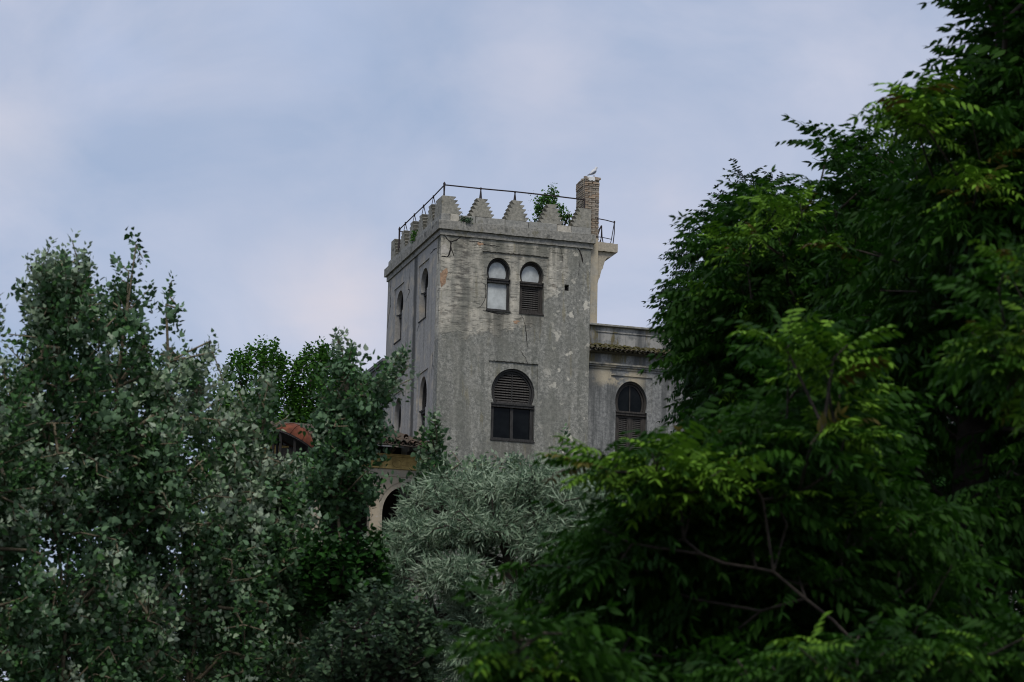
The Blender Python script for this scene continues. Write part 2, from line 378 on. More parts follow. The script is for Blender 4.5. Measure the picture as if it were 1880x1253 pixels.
# ------------------------------------------------------------------ mesh helpers
class MB:
    def __init__(s): s.v = []; s.f = []
    def add(s, vs, fs):
        o = len(s.v); s.v += [tuple(map(float, p)) for p in vs]; s.f += [tuple(i + o for i in f) for f in fs]; return s
    def box(s, a, b):
        x0, y0, z0 = a; x1, y1, z1 = b
        return s.add([(x0, y0, z0), (x1, y0, z0), (x1, y1, z0), (x0, y1, z0), (x0, y0, z1), (x1, y0, z1), (x1, y1, z1), (x0, y1, z1)],
                     [(0, 3, 2, 1), (4, 5, 6, 7), (0, 1, 5, 4), (1, 2, 6, 5), (2, 3, 7, 6), (3, 0, 4, 7)])
    def prism(s, loop, mp, d0, d1):
        n = len(loop)
        s.add([mp(u, v, d0) for u, v in loop] + [mp(u, v, d1) for u, v in loop],
              [tuple(range(n)), tuple(range(2 * n - 1, n - 1, -1))] + [(i, (i + 1) % n, n + (i + 1) % n, n + i) for i in range(n)])
        return s
    def sheet(s, outer, holes, mp, d0, d1):
        loops = [outer] + holes
        flat = [p for l in loops for p in l]; n = len(flat)
        tris = tessellate_polygon([[Vector((u, v, 0)) for u, v in l] for l in loops])
        fs = [tuple(t) for t in tris] + [(t[2] + n, t[1] + n, t[0] + n) for t in tris]
        k = 0
        for l in loops:
            m = len(l)
            for i in range(m):
                a, b2 = k + i, k + (i + 1) % m
                fs.append((a, b2, b2 + n, a + n))
            k += m
        return s.add([mp(u, v, d0) for u, v in flat] + [mp(u, v, d1) for u, v in flat], fs)
    def tube(s, pts, rad, sides=6, cap=True):
        pts = [Vector(p) for p in pts]; n = len(pts)
        rad = rad if hasattr(rad, '__len__') else [rad] * n
        vs = []; ref = None
        for i, p in enumerate(pts):
            d = (pts[min(i + 1, n - 1)] - pts[max(i - 1, 0)]).normalized()
            if ref is None:
                ref = d.orthogonal().normalized()
            ref = (ref - d * ref.dot(d)); ref = ref.normalized() if ref.length > 1e-6 else d.orthogonal().normalized()
            b = d.cross(ref)
            for k in range(sides):
                a = 2 * math.pi * k / sides
                vs.append(p + (ref * math.cos(a) + b * math.sin(a)) * rad[i])
        fs = [(i * sides + k, i * sides + (k + 1) % sides, (i + 1) * sides + (k + 1) % sides, (i + 1) * sides + k) for i in range(n - 1) for k in range(sides)]
        if cap: fs += [tuple(range(sides - 1, -1, -1)), tuple(range((n - 1) * sides, n * sides))]
        return s.add(vs, fs)
    def mesh(s, name, mat, smooth=False, recalc=True, bevel=0):
        me = bpy.data.meshes.new(name); me.from_pydata(s.v, [], s.f)
        if recalc or bevel:
            bm = bmesh.new(); bm.from_mesh(me)
            bmesh.ops.recalc_face_normals(bm, faces=bm.faces)
            if bevel:
                bmesh.ops.bevel(bm, geom=list(bm.edges), offset=bevel, segments=1, affect='EDGES', profile=.5)
            bm.to_mesh(me); bm.free()
        if mat: me.materials.append(mat)
        if smooth: me.polygons.foreach_set('use_smooth', [True] * len(me.polygons))
        me.update(); return me

def link(name, me, parent=None, loc=(0, 0, 0), rot=(0, 0, 0)):
    o = bpy.data.objects.new(name, me); COL.objects.link(o)
    o.location = loc; o.rotation_euler = rot
    if parent: o.parent = parent
    return o
def empty(name, loc, rz=0):
    o = bpy.data.objects.new(name, None); COL.objects.link(o); o.location = loc; o.rotation_euler = (0, 0, rz); o.empty_display_size = .3
    return o
def tag(o, label=None, cat=None, group=None, kind=None):
    if label: o['label'] = label
    if cat: o['category'] = cat
    if group: o['group'] = group
    if kind: o['kind'] = kind
    return o

# ------------------------------------------------------------------ ground
def build_ground():
    xs = np.concatenate([np.linspace(-3000, -70, 14)[:-1], np.linspace(-70, 70, 57), np.linspace(70, 3000, 14)[1:]])
    ys = np.concatenate([np.linspace(-1500, -10, 8)[:-1], np.linspace(-10, 130, 71), np.linspace(130, 5000, 14)[1:]])
    v = []; f = []
    for y in ys:
        for x in xs: v.append((x, y, float(ground_z(x, y))))
    nx = len(xs)
    for j in range(len(ys) - 1):
        for i in range(nx - 1): f.append((j * nx + i, j * nx + i + 1, (j + 1) * nx + i + 1, (j + 1) * nx + i))
    m = MB(); m.v = v; m.f = f
    o = link('ground', m.mesh('ground', MAT['ground'], True, False)); o['kind'] = 'structure'
build_ground()

# ------------------------------------------------------------------ the villa: one building
BX, BY = -2.50873, 90.49501
DF = np.array([math.cos(YAW), math.sin(YAW), 0]); DL = np.array([-math.sin(YAW), math.cos(YAW), 0])
ZB = 7.5
def bw(X, Y, Z): return np.array([BX, BY, 0]) + DF * X + DL * Y + np.array([0, 0, Z])
villa = empty('castle_villa', (BX, BY, ZB), YAW)
tag(villa, 'abandoned grey castle villa with a square battlemented tower rising above the trees', 'building')
OFF = Vector((0, 0, -ZB))
def part(name, mb, mat, parent=None, smooth=False, bevel=0, kind=None, label=None):
    """a part of the villa, modelled in the villa's own frame (X along the front, Y into the building, Z up)"""
    o = link(name, mb.mesh(name, MAT[mat] if isinstance(mat, str) else mat, smooth, True, bevel), parent or villa)
    o.location = OFF if (parent is None or parent is villa) else (0, 0, 0)
    if kind: o['kind'] = kind
    if label: o['label'] = label
    return o
def piece(name, me, loc, parent, rot=(0, 0, 0)):
    """a piece that shares its mesh: loc in the villa's frame"""
    o = link(name, me, parent)
    o.location = Vector(loc) + (OFF if parent is villa else Vector((0, 0, 0))); o.rotation_euler = rot
    return o
mF = lambda u, v, d: (u, d, v)          # front plane: u = X, d = depth into the wall
mL = lambda u, v, d: (d, u, v)          # left plane: u = Y, d = depth into the wall

def arch_pts(cx, zc, rx, rz, zt, n=22):
    """horseshoe head from the right end of the springing over the top to the left end"""
    a0 = math.asin(max(-1, min(1, (zt - zc) / rz)))
    return [(cx + rx * math.cos(a0 + (math.pi - 2 * a0) * i / n), zc + rz * math.sin(a0 + (math.pi - 2 * a0) * i / n)) for i in range(n + 1)]
def opening(cx, w, z0, zt, zc, rx, rz):
    h = w / 2
    return [(cx - h, z0), (cx + h, z0), (cx + h, zt)] + arch_pts(cx, zc, rx, rz, zt + .001) + [(cx - h, zt)]

def rough_loop(loop, step=.35, amp=.012, seed=1):
    """break long straight edges so that arrises are not ruler straight"""
    rnd = random.Random(seed); out = []
    for i, p in enumerate(loop):
        q = loop[(i + 1) % len(loop)]; d = math.hypot(q[0] - p[0], q[1] - p[1]); k = max(1, int(d / step))
        dx, dy = (q[0] - p[0]) / max(d, 1e-6), (q[1] - p[1]) / max(d, 1e-6)
        for j in range(k):
            a = rnd.uniform(-amp, amp) if j else 0
            out.append((p[0] + (q[0] - p[0]) * j / k - dy * a, p[1] + (q[1] - p[1]) * j / k + dx * a))
    return out

ZT = 25.56                                  # top of the wall under the cornice
TW, TD = 5.42, 7.32                         # tower width and depth
WINS = []                                   # collected for joinery
# --- front wall
f1 = dict(cx=2.10, w=.86, z0=23.07, zt=24.21, zc=24.43, rx=.43, rz=.52)
f2 = dict(cx=3.295, w=.88, z0=23.07, zt=24.19, zc=24.41, rx=.435, rz=.52)
f3 = dict(cx=2.705, w=1.56, z0=18.58, zt=19.85, zc=20.25, rx=.775, rz=.83)
fw = MB()
panel_hi = [(1.49, 24.16), (1.67, 24.16), (1.67, 23.07), (2.53, 23.07), (2.53, 24.16), (2.855, 24.16), (2.855, 23.07), (3.735, 23.07), (3.735, 24.16), (3.88, 24.16), (3.88, 25.12), (1.49, 25.12)]
panel_lo = [(1.81, 19.86), (1.925, 19.86), (1.925, 18.58), (3.485, 18.58), (3.485, 19.86), (3.57, 19.86), (3.57, 21.29), (1.81, 21.29)]
hole = [(4.48, 23.99), (4.64, 23.99), (4.64, 24.21), (4.48, 24.21)]
outer = rough_loop([(0, ZB), (TW, ZB), (TW, ZT), (0, ZT)], .3, .012, 3)
fw.sheet(outer, [panel_hi, panel_lo, hole], mF, 0, .035)
outer2 = [(0, ZB), (TW, ZB), (TW, ZT), (0, ZT)]
fw.sheet(outer2, [opening(**f1), opening(**f2), opening(**f3), hole], mF, .035, .5)
part('front_wall', fw, 'front')
vb = MB().box((4.48, .16, 23.99), (4.64, .2, 24.21)); part('vent', vb, 'dark')
for zz in (24.05, 24.12):
    pass
# --- left wall
l1 = dict(cx=2.2, w=.98, z0=23.05, zt=24.1, zc=24.33, rx=.49, rz=.56)
l2 = dict(cx=5.62, w=.98, z0=22.98, zt=24.05, zc=24.29, rx=.49, rz=.56)
l3 = dict(cx=1.98, w=1.0, z0=18.5, zt=19.83, zc=20.15, rx=.5, rz=.82)
l4 = dict(cx=5.46, w=1.0, z0=18.5, zt=19.72, zc=20.04, rx=.5, rz=.82)
lw = MB()
def lpanel(w, top):
    a, b = w['cx'] - .72, w['cx'] + .72; h = w['w'] / 2; m = w['zt'] - .04
    return [(a, m), (w['cx'] - h, m), (w['cx'] - h, w['z0']), (w['cx'] + h, w['z0']), (w['cx'] + h, m), (b, m), (b, top), (a, top)]
o1 = [(.5, ZB), (TD, ZB), (TD, ZT), (.5, ZT)]
lw.sheet(o1, [lpanel(l1, 25.1), lpanel(l2, 25.03), lpanel(l3, 21.13), lpanel(l4, 21.05)], mL, 0, .04)
lw.sheet(o1, [opening(**w) for w in (l1, l2, l3, l4)], mL, .04, .5)
part('side_wall', lw, 'left')
bwall = MB().box((.5, TD - .45, ZB), (TW, TD, ZT)); part('back_wall', bwall, 'rear')
rwall = MB().box((TW - .45, .5, ZB), (TW, TD - .45, ZT)); part('right_wall', rwall, 'rear')
fl = MB().box((.5, .5, 21.9), (TW - .45, TD - .45, 22.1)); part('upper_floor', fl, 'dark')
part('flat_roof', MB().box((.1, .1, 25.85), (TW - .1, TD - .1, 26.02)), 'roof')

# --- joinery
def ring(mb, cx, zc, rx0, rz0, rx1, rz1, mp, d0, d1, a0=-.35, a1=math.pi + .35, n=26, zt=None):
    """flat curved band between two ellipses"""
    vs = []; fs = []
    for i in range(n + 1):
        a = a0 + (a1 - a0) * i / n
        for rx, rz in ((rx0, rz0), (rx1, rz1)):
            for d in (d0, d1):
                vs.append(mp(cx + rx * math.cos(a), max(zc + rz * math.sin(a), zt if zt is not None else -1e9), d))
    for i in range(n):
        b = i * 4; c = b + 4
        fs += [(b, b + 2, c + 2, c), (b + 1, c + 1, c + 3, b + 3), (b, c, c + 1, b + 1), (b + 2, b + 3, c + 3, c + 2)]
    fs += [(0, 1, 3, 2), (n * 4, n * 4 + 2, n * 4 + 3, n * 4 + 1)]
    mb.add(vs, fs)
def rect(mb, u0, u1, v0, v1, mp, d0, d1): mb.prism([(u0, v0), (u1, v0), (u1, v1), (u0, v1)], mp, d0, d1)

def slat_mesh(length, h, t, mp, tilt=.6):
    """one louvre blade centred on the origin, running along u"""
    m = MB(); c, s = math.cos(tilt), math.sin(tilt)
    pts = []
    for (v, d) in ((-h / 2, -t / 2), (h / 2, -t / 2), (h / 2, t / 2), (-h / 2, t / 2)):
        pts.append((v * c - d * s, v * s + d * c))
    vs = [mp(u, v, d) for u in (-length / 2, length / 2) for v, d in pts]
    m.add([Vector(p) for p in vs], [(0, 1, 2, 3), (7, 6, 5, 4)] + [(i, 4 + i, 4 + (i + 1) % 4, (i + 1) % 4) for i in range(4)])
    return m.mesh('slat', MAT['slat'], False, True)

def louvres(parent, u0, u1, v0, v1, pitch, mp, d, limit=None):
    """fill a leaf with separate slats; limit(v) gives the half-open span for round heads"""
    cache = {}
    n = int((v1 - v0) / pitch)
    for i in range(n):
        v = v0 + (i + .5) * (v1 - v0) / n
        a, b = u0, u1
        if limit:
            la, lb = limit(v); a, b = max(a, la), min(b, lb)
        if b - a < .06: continue
        key = round(b - a, 2)
        if key not in cache: cache[key] = slat_mesh(b - a, pitch * .80, .012, mp, .62)
        o = link('slat', cache[key], parent)
        o.location = Vector(mp((a + b) / 2, v, d)) - Vector(mp(0, 0, 0)) * (2 if False else 1)

def window(w, mp, name='window', dep=.2, head='pane_dark', low='pane_dark', mull=True, lowmull=True, headbar=True, small=False, framemat='frame', label=None, slat_pitch=.07):
    cx, h, z0, zt, zc, rx, rz = w['cx'], w['w'] / 2, w['z0'], w['zt'], w['zc'], w['rx'], w['rz']
    fm = MB(); fr = .06 if small else .075
    a = math.asin(max(-1, (zt - zc) / rz))
    ring(fm, cx, zc, rx - .004, rz - .004, rx - fr, rz - fr, mp, dep - .07, dep + .04, a, math.pi - a, 30, zt)
    ring(fm, cx, zc, rx - fr - .002, rz - fr - .002, rx - fr * 1.9, rz - fr * 1.9, mp, dep - .01, dep + .05, a - .05, math.pi - a + .05, 30, zt + .004)
    # transom, sill, stiles
    rect(fm, cx - h + .002, cx + h - .002, zt - .13, zt - .002, mp, dep - .10, dep + .05)
    rect(fm, cx - h + .03, cx + h - .03, zt - .045, zt + .015, mp, dep - .13, dep - .102)
    rect(fm, cx - h + .002, cx + h - .002, z0 + .002, z0 + .07, mp, dep - .12, dep + .05)
    for s in (-1, 1):
        u = cx + s * (h - .002); u2 = cx + s * (h - (.085 if small else .13)); rect(fm, min(u, u2), max(u, u2), z0 + .071, zt - .131, mp, dep - .05, dep + .045)
    if lowmull: rect(fm, cx - .05, cx + .05, z0 + .071, zt - .131, mp, dep - .04, dep + .044)
    if headbar: rect(fm, cx - .018, cx + .018, zt + .001, zc + rz - fr * 1.9 - .002, mp, dep - .005, dep + .046)
    o = part(name, fm, framemat, villa, label=label)
    # sill board outside
    sl = MB(); rect(sl, cx - h - .01, cx + h + .01, z0 - .045, z0 - .003, mp, -.03, dep - .02)
    part('sill', sl, framemat, o)
    # head
    ir, iz = rx - fr * 1.9, rz - fr * 1.9
    if head == 'louvre':
        def lim(v):
            q = 1 - ((v - zc) / iz) ** 2
            q = max(q, 0) ** .5 * ir
            return cx - q, cx + q
        ring_b = MB(); rect(ring_b, cx - ir * .86, cx + ir * .86, zt + .016, zt + .10, mp, dep - .02, dep + .03); part('rail', ring_b, 'slat', o)
        for s in (-1, 1):
            louvres(o, cx - ir if s < 0 else cx + .022, cx - .022 if s < 0 else cx + ir, zt + .11, zc + iz - .01, slat_pitch, mp, dep + .02, lim)
        bk = MB(); bk.prism(arch_pts(cx, zc, ir + .02, iz + .02, zt), mp, dep + .085, dep + .095); part('backing', bk, 'dark', o)
    else:
        pm = MB(); pm.prism(arch_pts(cx, zc, ir + .02, iz + .02, zt), mp, dep + .025, dep + .032); part('pane', pm, head, o)
    # lower lights
    b0, b1, s0, s1 = cx - h + (.085 if small else .13), cx + h - (.085 if small else .13), z0 + .071, zt - .131
    spans = [(b0, cx - .05), (cx + .05, b1)] if lowmull else [(b0, b1)]
    for (p, q) in spans:
        if low == 'louvre':
            lf = MB()
            for (uu, vv, ww, hh) in ((p, s0, .06, s1 - s0), (q - .06, s0, .06, s1 - s0)): rect(lf, uu + .002, uu + ww - .002, vv, vv + hh, mp, dep - .03, dep + .03)
            rect(lf, p + .06, q - .06, s0, s0 + .09, mp, dep - .029, dep + .029); rect(lf, p + .06, q - .06, s1 - .08, s1, mp, dep - .029, dep + .029)
            part('shutter', lf, 'oldframe', o)
            louvres(o, p + .062, q - .062, s0 + .095, s1 - .085, slat_pitch, mp, dep)
            bk = MB(); rect(bk, p, q, s0, s1, mp, dep + .07, dep + .078); part('backing', bk, 'dark', o)
        else:
            pm = MB(); rect(pm, p - .01, q + .01, s0 - .01, s1 + .01, mp, dep + .01, dep + .018); part('pane', pm, low, o)
    return o
window(f1, mF, head='pane_pale', low='pane_pale', lowmull=False, headbar=False, small=True, dep=.22, label='small horseshoe window with whitened panes and no shutter')
window(f2, mF, head='pane_pale', low='louvre', lowmull=False, headbar=False, small=True, dep=.22, framemat='oldframe', label='small horseshoe window with a closed louvred shutter', slat_pitch=.072)
window(f3, mF, head='louvre', low='pane_dark', dep=.17, label='wide horseshoe window with a round louvred head over two dark panes', slat_pitch=.082)
window(l1, mL, dep=.26, lowmull=True)
window(l2, mL, dep=.26, low='louvre')
window(l3, mL, dep=.22, head='louvre', low='louvre', slat_pitch=.075)
window(l4, mL, dep=.28)

# --- cornice: bed mould and fascia all round, butted at the corners
def course(name, mat, z0, z1, x0, y0, x1, y1, t, bevel=0, drop=0):
    m = MB()
    m.box((x0, y0, z0), (x1, y0 + t, z1)); part(name, m, mat, bevel=bevel)
    m = MB().box((x0, y0 + t, z0), (x0 + t, y1 - t, z1)); part(name, m, mat, bevel=bevel)
    m = MB().box((x1 - t, y0 + t, z0), (x1, y1 - t, z1)); part(name, m, mat, bevel=bevel)
    m = MB().box((x0, y1 - t, z0), (x1, y1, z1)); part(name, m, mat, bevel=bevel)
course('bed_mould', 'cornice', ZT, 25.745, -.05, -.05, TW + .05, TD + .05, .5)
def fascia(mp, u0, u1, name, ends, seed):
    rnd = random.Random(seed); m = MB(); n = int((u1 - u0) / .16)
    prof = [(0, 25.75), (0, 26.05), (.03, 26.065), (.5, 26.065), (.5, 25.75)]
    vs = []; fs = []
    for i in range(n + 1):
        u = u0 + (u1 - u0) * i / n
        for k, (d, z) in enumerate(prof):
            a = rnd.uniform(-.008, .008) if k in (0, 1, 2) and 0 < i < n else 0
            vs.append(mp(u, z + a, d - .13 + a * .6))
    for i in range(n):
        for k in range(5):
            a, b = i * 5 + k, i * 5 + (k + 1) % 5
            fs.append((a, b, b + 5, a + 5))
    fs += [(0, 1, 2, 3, 4), tuple(n * 5 + k for k in (4, 3, 2, 1, 0))]
    m.add(vs, fs); part('cornice', m, 'cornice')
fascia(mF, -.13, TW + .13, 'cornice', True, 5)
m = MB(); fascia(mL, .372, TD + .13, 'cornice', True, 6)
part('cornice', MB().box((TW - .36, .372, 25.75), (TW + .13, TD + .13, 26.06)), 'cornice')
part('cornice', MB().box((.372, TD - .36, 25.75), (TW - .362, TD + .13, 26.06)), 'cornice')

# --- coping course under the battlements: single stones
def stone_mesh(l, d, h, seed, mat):
    rnd = random.Random(seed); m = MB()
    j = lambda: rnd.uniform(-.009, .009)
    m.add([(-l / 2 + j(), -d / 2 + j(), j()), (l / 2 + j(), -d / 2 + j(), j()), (l / 2, d / 2, 0), (-l / 2, d / 2, 0), (-l / 2 + j(), -d / 2 + j(), h + j()), (l / 2 + j(), -d / 2 + j(), h + j()), (l / 2, d / 2, h), (-l / 2, d / 2, h)],
          [(0, 3, 2, 1), (4, 5, 6, 7), (0, 1, 5, 4), (1, 2, 6, 5), (2, 3, 7, 6), (3, 0, 4, 7)])
    return m.mesh('coping_stone', MAT[mat], False, True, .012)
ZC = 26.072
front_stones = [(-.02, .30, 'coping'), (.30, .62, 'cream'), (.62, 1.22, 'coping'), (1.22, 2.28, 'coping'), (2.28, 3.13, 'coping'), (3.13, 4.16, 'coping'), (4.16, 4.68, 'cream'), (4.68, TW, 'coping')]
for i, (a, b, mt) in enumerate(front_stones):
    piece('coping_stone', stone_mesh(b - a - .014, .40, .25 + random.uniform(-.012, .008), 40 + i, mt), ((a + b) / 2, .18 + random.uniform(-.012, .012), ZC), villa, (0, random.uniform(-.008, .008), random.uniform(-.01, .01)))
y = .40; i = 0
while y < TD - .1:
    l = random.choice((.55, .7, .85)); l = min(l, TD - y)
    piece('coping_stone', stone_mesh(l - .014, .40, .25, 80 + i, 'coping'), (.18 + random.uniform(-.012, .012), y + l / 2, ZC), villa, (0, 0, math.pi / 2 * -1)); y += l; i += 1

# --- merlons: stepped, each step flaring outwards
def merlon_profile(tiers=5, hw=(.445, .39, .33, .27, .205), H=.70, flare=.098, side=0):
    th = H / tiers; right = []
    for k in range(tiers):
        z0, z1 = k * th, (k + 1) * th
        right += [(hw[k] - flare, z0), (hw[k], z1 - .018), (hw[k] - .004, z1)]
    left = [(-u, v) for u, v in reversed(right)]
    if side > 0: left = [(-.30, H), (-.30, 0)]      # only the right flank stepped
    if side < 0:
        right = [(.30, 0), (.30, H)]
    return right + left
def merlon_mesh(mp, seed, T=.34, side=0, H=.70):
    rnd = random.Random(seed); lp = [(u + rnd.uniform(-.008, .008), v + (rnd.uniform(-.005, .005) if v > 0 else 0)) for u, v in merlon_profile(side=side, H=H)]
    return MB().sheet(lp, [], mp, -T / 2, T / 2).mesh('merlon', MAT['merlon'], False, True, .006)
ZM = 26.325
for i, x in enumerate((1.44, 2.70, 3.97)):
    piece('merlon', merlon_mesh(mF, 10 + i, H=(.66, .72, .71)[i]), (x, .17, ZM), villa, (0, random.uniform(-.015, .015), random.uniform(-.02, .02)))
piece('merlon', merlon_mesh(mF, 20, side=1, H=.64), (.295, .17, ZM), villa)
piece('merlon', merlon_mesh(mF, 21, side=-1, H=.68), (5.115, .17, ZM), villa)
corner_arm = piece('merlon', merlon_mesh(mL, 22, side=1, H=.64), (.168, .645, ZM), villa)
for i, yy in enumerate((1.62, 2.88, 4.14, 5.40)):
    piece('merlon', merlon_mesh(mL, 30 + i, T=.33, H=(.70, .66, .72, .69)[i]), (.17, yy, ZM), villa, (random.uniform(-.015, .015), 0, 0))
piece('merlon', merlon_mesh(mL, 36, side=-1, T=.33), (.17, 6.75, ZM), villa)
piece('merlon', merlon_mesh(mL, 38, T=.33), (TW - .15, 3.0, ZM), villa)
piece('merlon', merlon_mesh(mL, 39, T=.33), (TW - .15, 5.2, ZM), villa)
for i, x in enumerate((1.44, 2.70, 3.97)): piece('merlon', merlon_mesh(mF, 50 + i), (x, TD - .2, ZM), villa)

# --- iron railing on the battlements
ZR = 27.38
rail = MB().tube([(.10, .14, ZR), (1.42, .16, ZR + .005), (2.66, .16, ZR + .02), (4.0, .15, ZR + .01), (5.20, .13, ZR - .02)], .024, 6)
railing = part('railing', rail, 'iron')
part('rail', MB().tube([(.10, .14, ZR - .01), (.10, 1.6, ZR - .05), (.10, 3.0, ZR - .06), (.10, 4.4, ZR - .06), (.10, 6.25, ZR - .07)], .024, 6), 'iron', railing)
part('rail', MB().tube([(.10, 6.25, ZR - .14), (1.2, 6.25, ZR - .15), (5.2, 6.25, ZR - .15)], .018, 6), 'iron', railing)
part('post', MB().tube([(.10, .14, 26.92), (.10, .14, 27.02), (.10, .14, 27.1), (.10, .14, ZR + .02)], [.05, .034, .028, .040], 7).tube([(.10, .14, ZR + .02), (.10, .14, ZR + .06), (.10, .14, ZR + .11)], [.045, .045, .012], 7), 'iron', railing)
for x, zb in ((1.42, 26.93), (2.66, 27.0)):
    part('post', MB().tube([(x, .16, ZR), (x - .035, .06, zb)], .016, 5).tube([(x, .16, ZR), (x + .045, .16, zb)], .019, 5).tube([(x, .16, ZR), (x, .36, zb)], .016, 5).tube([(x, .16, ZR - .03), (x, .16, ZR + .04)], .032, 6), 'iron', railing)
for y in (1.55, 2.86, 4.13, 5.40):
    part('post', MB().tube([(.10, y, ZR - .05), (.02, y - .07, 26.95)], .013, 5).tube([(.10, y, ZR - .05), (.22, y + .05, 26.95)], .015, 5).tube([(.10, y, ZR - .09), (.10, y, ZR - .01)], .03, 6), 'iron', railing)
part('post', MB().tube([(.10, 6.25, 26.55), (.10, 6.25, 26.9), (.10, 6.25, ZR - .1)], [.05, .03, .036], 7).tube([(.10, 6.25, ZR - .1), (.10, 6.25, ZR - .03), (.10, 6.25, ZR + .03)], [.045, .04, .01], 7), 'iron', railing)
part('post', MB().tube([(5.20, .13, 27.0), (5.20, .13, ZR + .02)], .03, 6), 'iron', railing)
# leaning brace behind the battlements
part('brace', MB().tube([(4.62, .7, 26.4), (4.86, .8, 26.98)], .03, 6).tube([(4.86, .8, 26.98), (4.88, .8, 26.2)], .026, 6), 'iron', railing)

# --- brick chimney on the right hand corner: every brick a piece
chim = empty('chimney', (0, 0, 0)); chim.parent = villa; chim.location = (5.27, .36, 26.0 - ZB)
CW, CDp, CH = .56, .98, 2.28
core = link('mortar_core', MB().box((.018, .018, 0), (CW - .018, CDp - .018, CH - .04)).mesh('mortar_core', MAT['mortar']), chim)
bl, bh, bd = .25, .062, .12
def brick_mesh(l, seed):
    rnd = random.Random(seed); m = MB(); j = lambda: rnd.uniform(-.006, .006)
    m.add([(x * l / 2 + j(), y * bd / 2 + j(), z * bh / 2 + j()) for z in (-1, 1) for x, y in ((-1, -1), (1, -1), (1, 1), (-1, 1))],
          [(0, 3, 2, 1), (4, 5, 6, 7), (0, 1, 5, 4), (1, 2, 6, 5), (2, 3, 7, 6), (3, 0, 4, 7)])
    return m.mesh('brick', MAT['brick'], False, True, .005)
BR = {k: [brick_mesh(k, 7 * i + int(k * 100)) for i in range(5)] for k in (.25, .17, .12, .30)}
rows = int(CH / .075)
nb = 0
for r in range(rows):
    z = (r + .5) * .075
    proud = .022 if r >= rows - 4 else 0
    fr = [(.14, .25), (.42, .25)] if r % 2 else [(.07, .12), (.28, .25), (.49, .12)]
    for (x, l) in fr:
        for yy, sg in ((bd / 2 - proud, -1),) + (((CDp - bd / 2 + proud, 1),) if r > rows - 7 else ()):
            if r >= rows - 2 and sg < 0 and random.random() < .45: continue
            if random.random() < .05: continue
            o = link('brick', random.choice(BR[l]), chim, (x, yy + random.uniform(-.016, .012), z), (random.uniform(-.04, .04), random.uniform(-.05, .05), random.uniform(-.06, .06))); nb += 1
    sd_ = [(.25, .25), (.52, .25), (.80, .30)] if r % 2 else [(.19, .12), (.38, .25), (.65, .25), (.86, .17)]
    for (yy, l) in sd_:
        o = link('brick', random.choice(BR[l]), chim, (bd / 2 - proud + random.uniform(-.009, .009), yy, z), (0, random.uniform(-.02, .02), math.pi / 2 + random.uniform(-.03, .03))); nb += 1
        if r % 3 == 0 or r > rows - 5:
            o = link('brick', random.choice(BR[l]), chim, (CW - bd / 2 + proud + random.uniform(-.006, .006), yy, z), (0, 0, math.pi / 2)); nb += 1
# loose bricks and bird droppings on top
zt_ = rows * .075
for (x, yy, l, rz) in ((.08, .10, .12, .3), (.50, .12, .25, .1), (.48, .34, .25, 1.4), (.12, .5, .25, .9), (.42, .7, .25, .5)):
    link('brick', random.choice(BR[l]), chim, (x, yy, zt_ + .032), (0, .03, rz))
gu = MB(); rnd = random.Random(3)
lp = [(.24 + .13 * math.cos(a) * rnd.uniform(.7, 1.2), .04 + .075 * math.sin(a) * rnd.uniform(.7, 1.3)) for a in np.linspace(0, 2 * math.pi, 14, endpoint=False)]
gu.prism(lp, lambda u, v, d: (u, v, d), zt_ - .02, zt_ + .045)
gu.prism([(.13, zt_ - .10), (.20, zt_ - .12), (.27, zt_ - .09), (.34, zt_ - .13), (.38, zt_ - .05), (.36, zt_ + .02), (.14, zt_ + .02)], lambda u, v, d: (u, d, v), -.045, -.012)
link('droppings', gu.mesh('droppings', MAT['guano'], False, True, .004), chim)

# --- cream buttress strip and the balcony slab on the right flank
bt = MB().box((TW + .002, .10, 22.94), (5.72, 1.2, 26.0)); part('buttress', bt, 'buttress')
bal = empty('balcony', (0, 0, 0)); bal.parent = villa; bal.location = (5.72, .15, 25.58 - ZB)
sl = MB(); lp = rough_loop([(.002, 0), (.74, 0), (.74, .30), (.002, .32)], .12, .012, 8); sl.prism(lp, mF, 0, 1.9)
link('slab', sl.mesh('slab', MAT['slab'], False, True), bal)
cb = MB()
prof = [(.003, -.002), (.70, -.002), (.66, -.06), (.52, -.17), (.40, -.20), (.34, -.26), (.30, -.36), (.25, -.52), (.24, -.60), (.19, -.66), (.14, -.86), (.13, -.93), (.08, -1.02), (.04, -1.22), (.003, -1.26)]
cb.prism(prof, mF, .10, .42); link('bracket', cb.mesh('bracket', MAT['slab'], False, True), bal)
cb = MB().prism(prof, mF, 1.3, 1.62); link('bracket', cb.mesh('bracket', MAT['slab'], False, True), bal)
part_rail = MB()
part_rail.tube([(.0, .16, 1.20), (.35, .16, 1.17), (.655, .16, 1.12)], .018, 6)
link('rail', part_rail.mesh('rail', MAT['iron']), bal)
link('rail', MB().tube([(.0, .18, .55), (.3, .18, .53), (.57, .18, .50)], .014, 6).mesh('rail', MAT['iron']), bal)
link('post', MB().tube([(.66, .16, 1.13), (.66, .16, .72), (.615, .16, .3)], .017, 6).tube([(.66, .16, 1.13), (.60, .3, .5), (.55, .3, .3)], .014, 6).tube([(.66, .16, 1.09), (.66, .16, 1.17)], .03, 7).mesh('post', MAT['iron']), bal)
link('post', MB().tube([(.02, .25, .45), (.14, .25, .84), (.22, .25, .98)], .03, 6).tube([(.22, .25, .98), (.22, .3, .55), (.20, .3, .3)], .016, 6).tube([(.22, .25, .96), (.29, .4, .62), (.35, .4, .3)], .018, 6).tube([(.20, .3, .48), (.14, .3, .3)], .014, 5).mesh('post', MAT['iron']), bal)

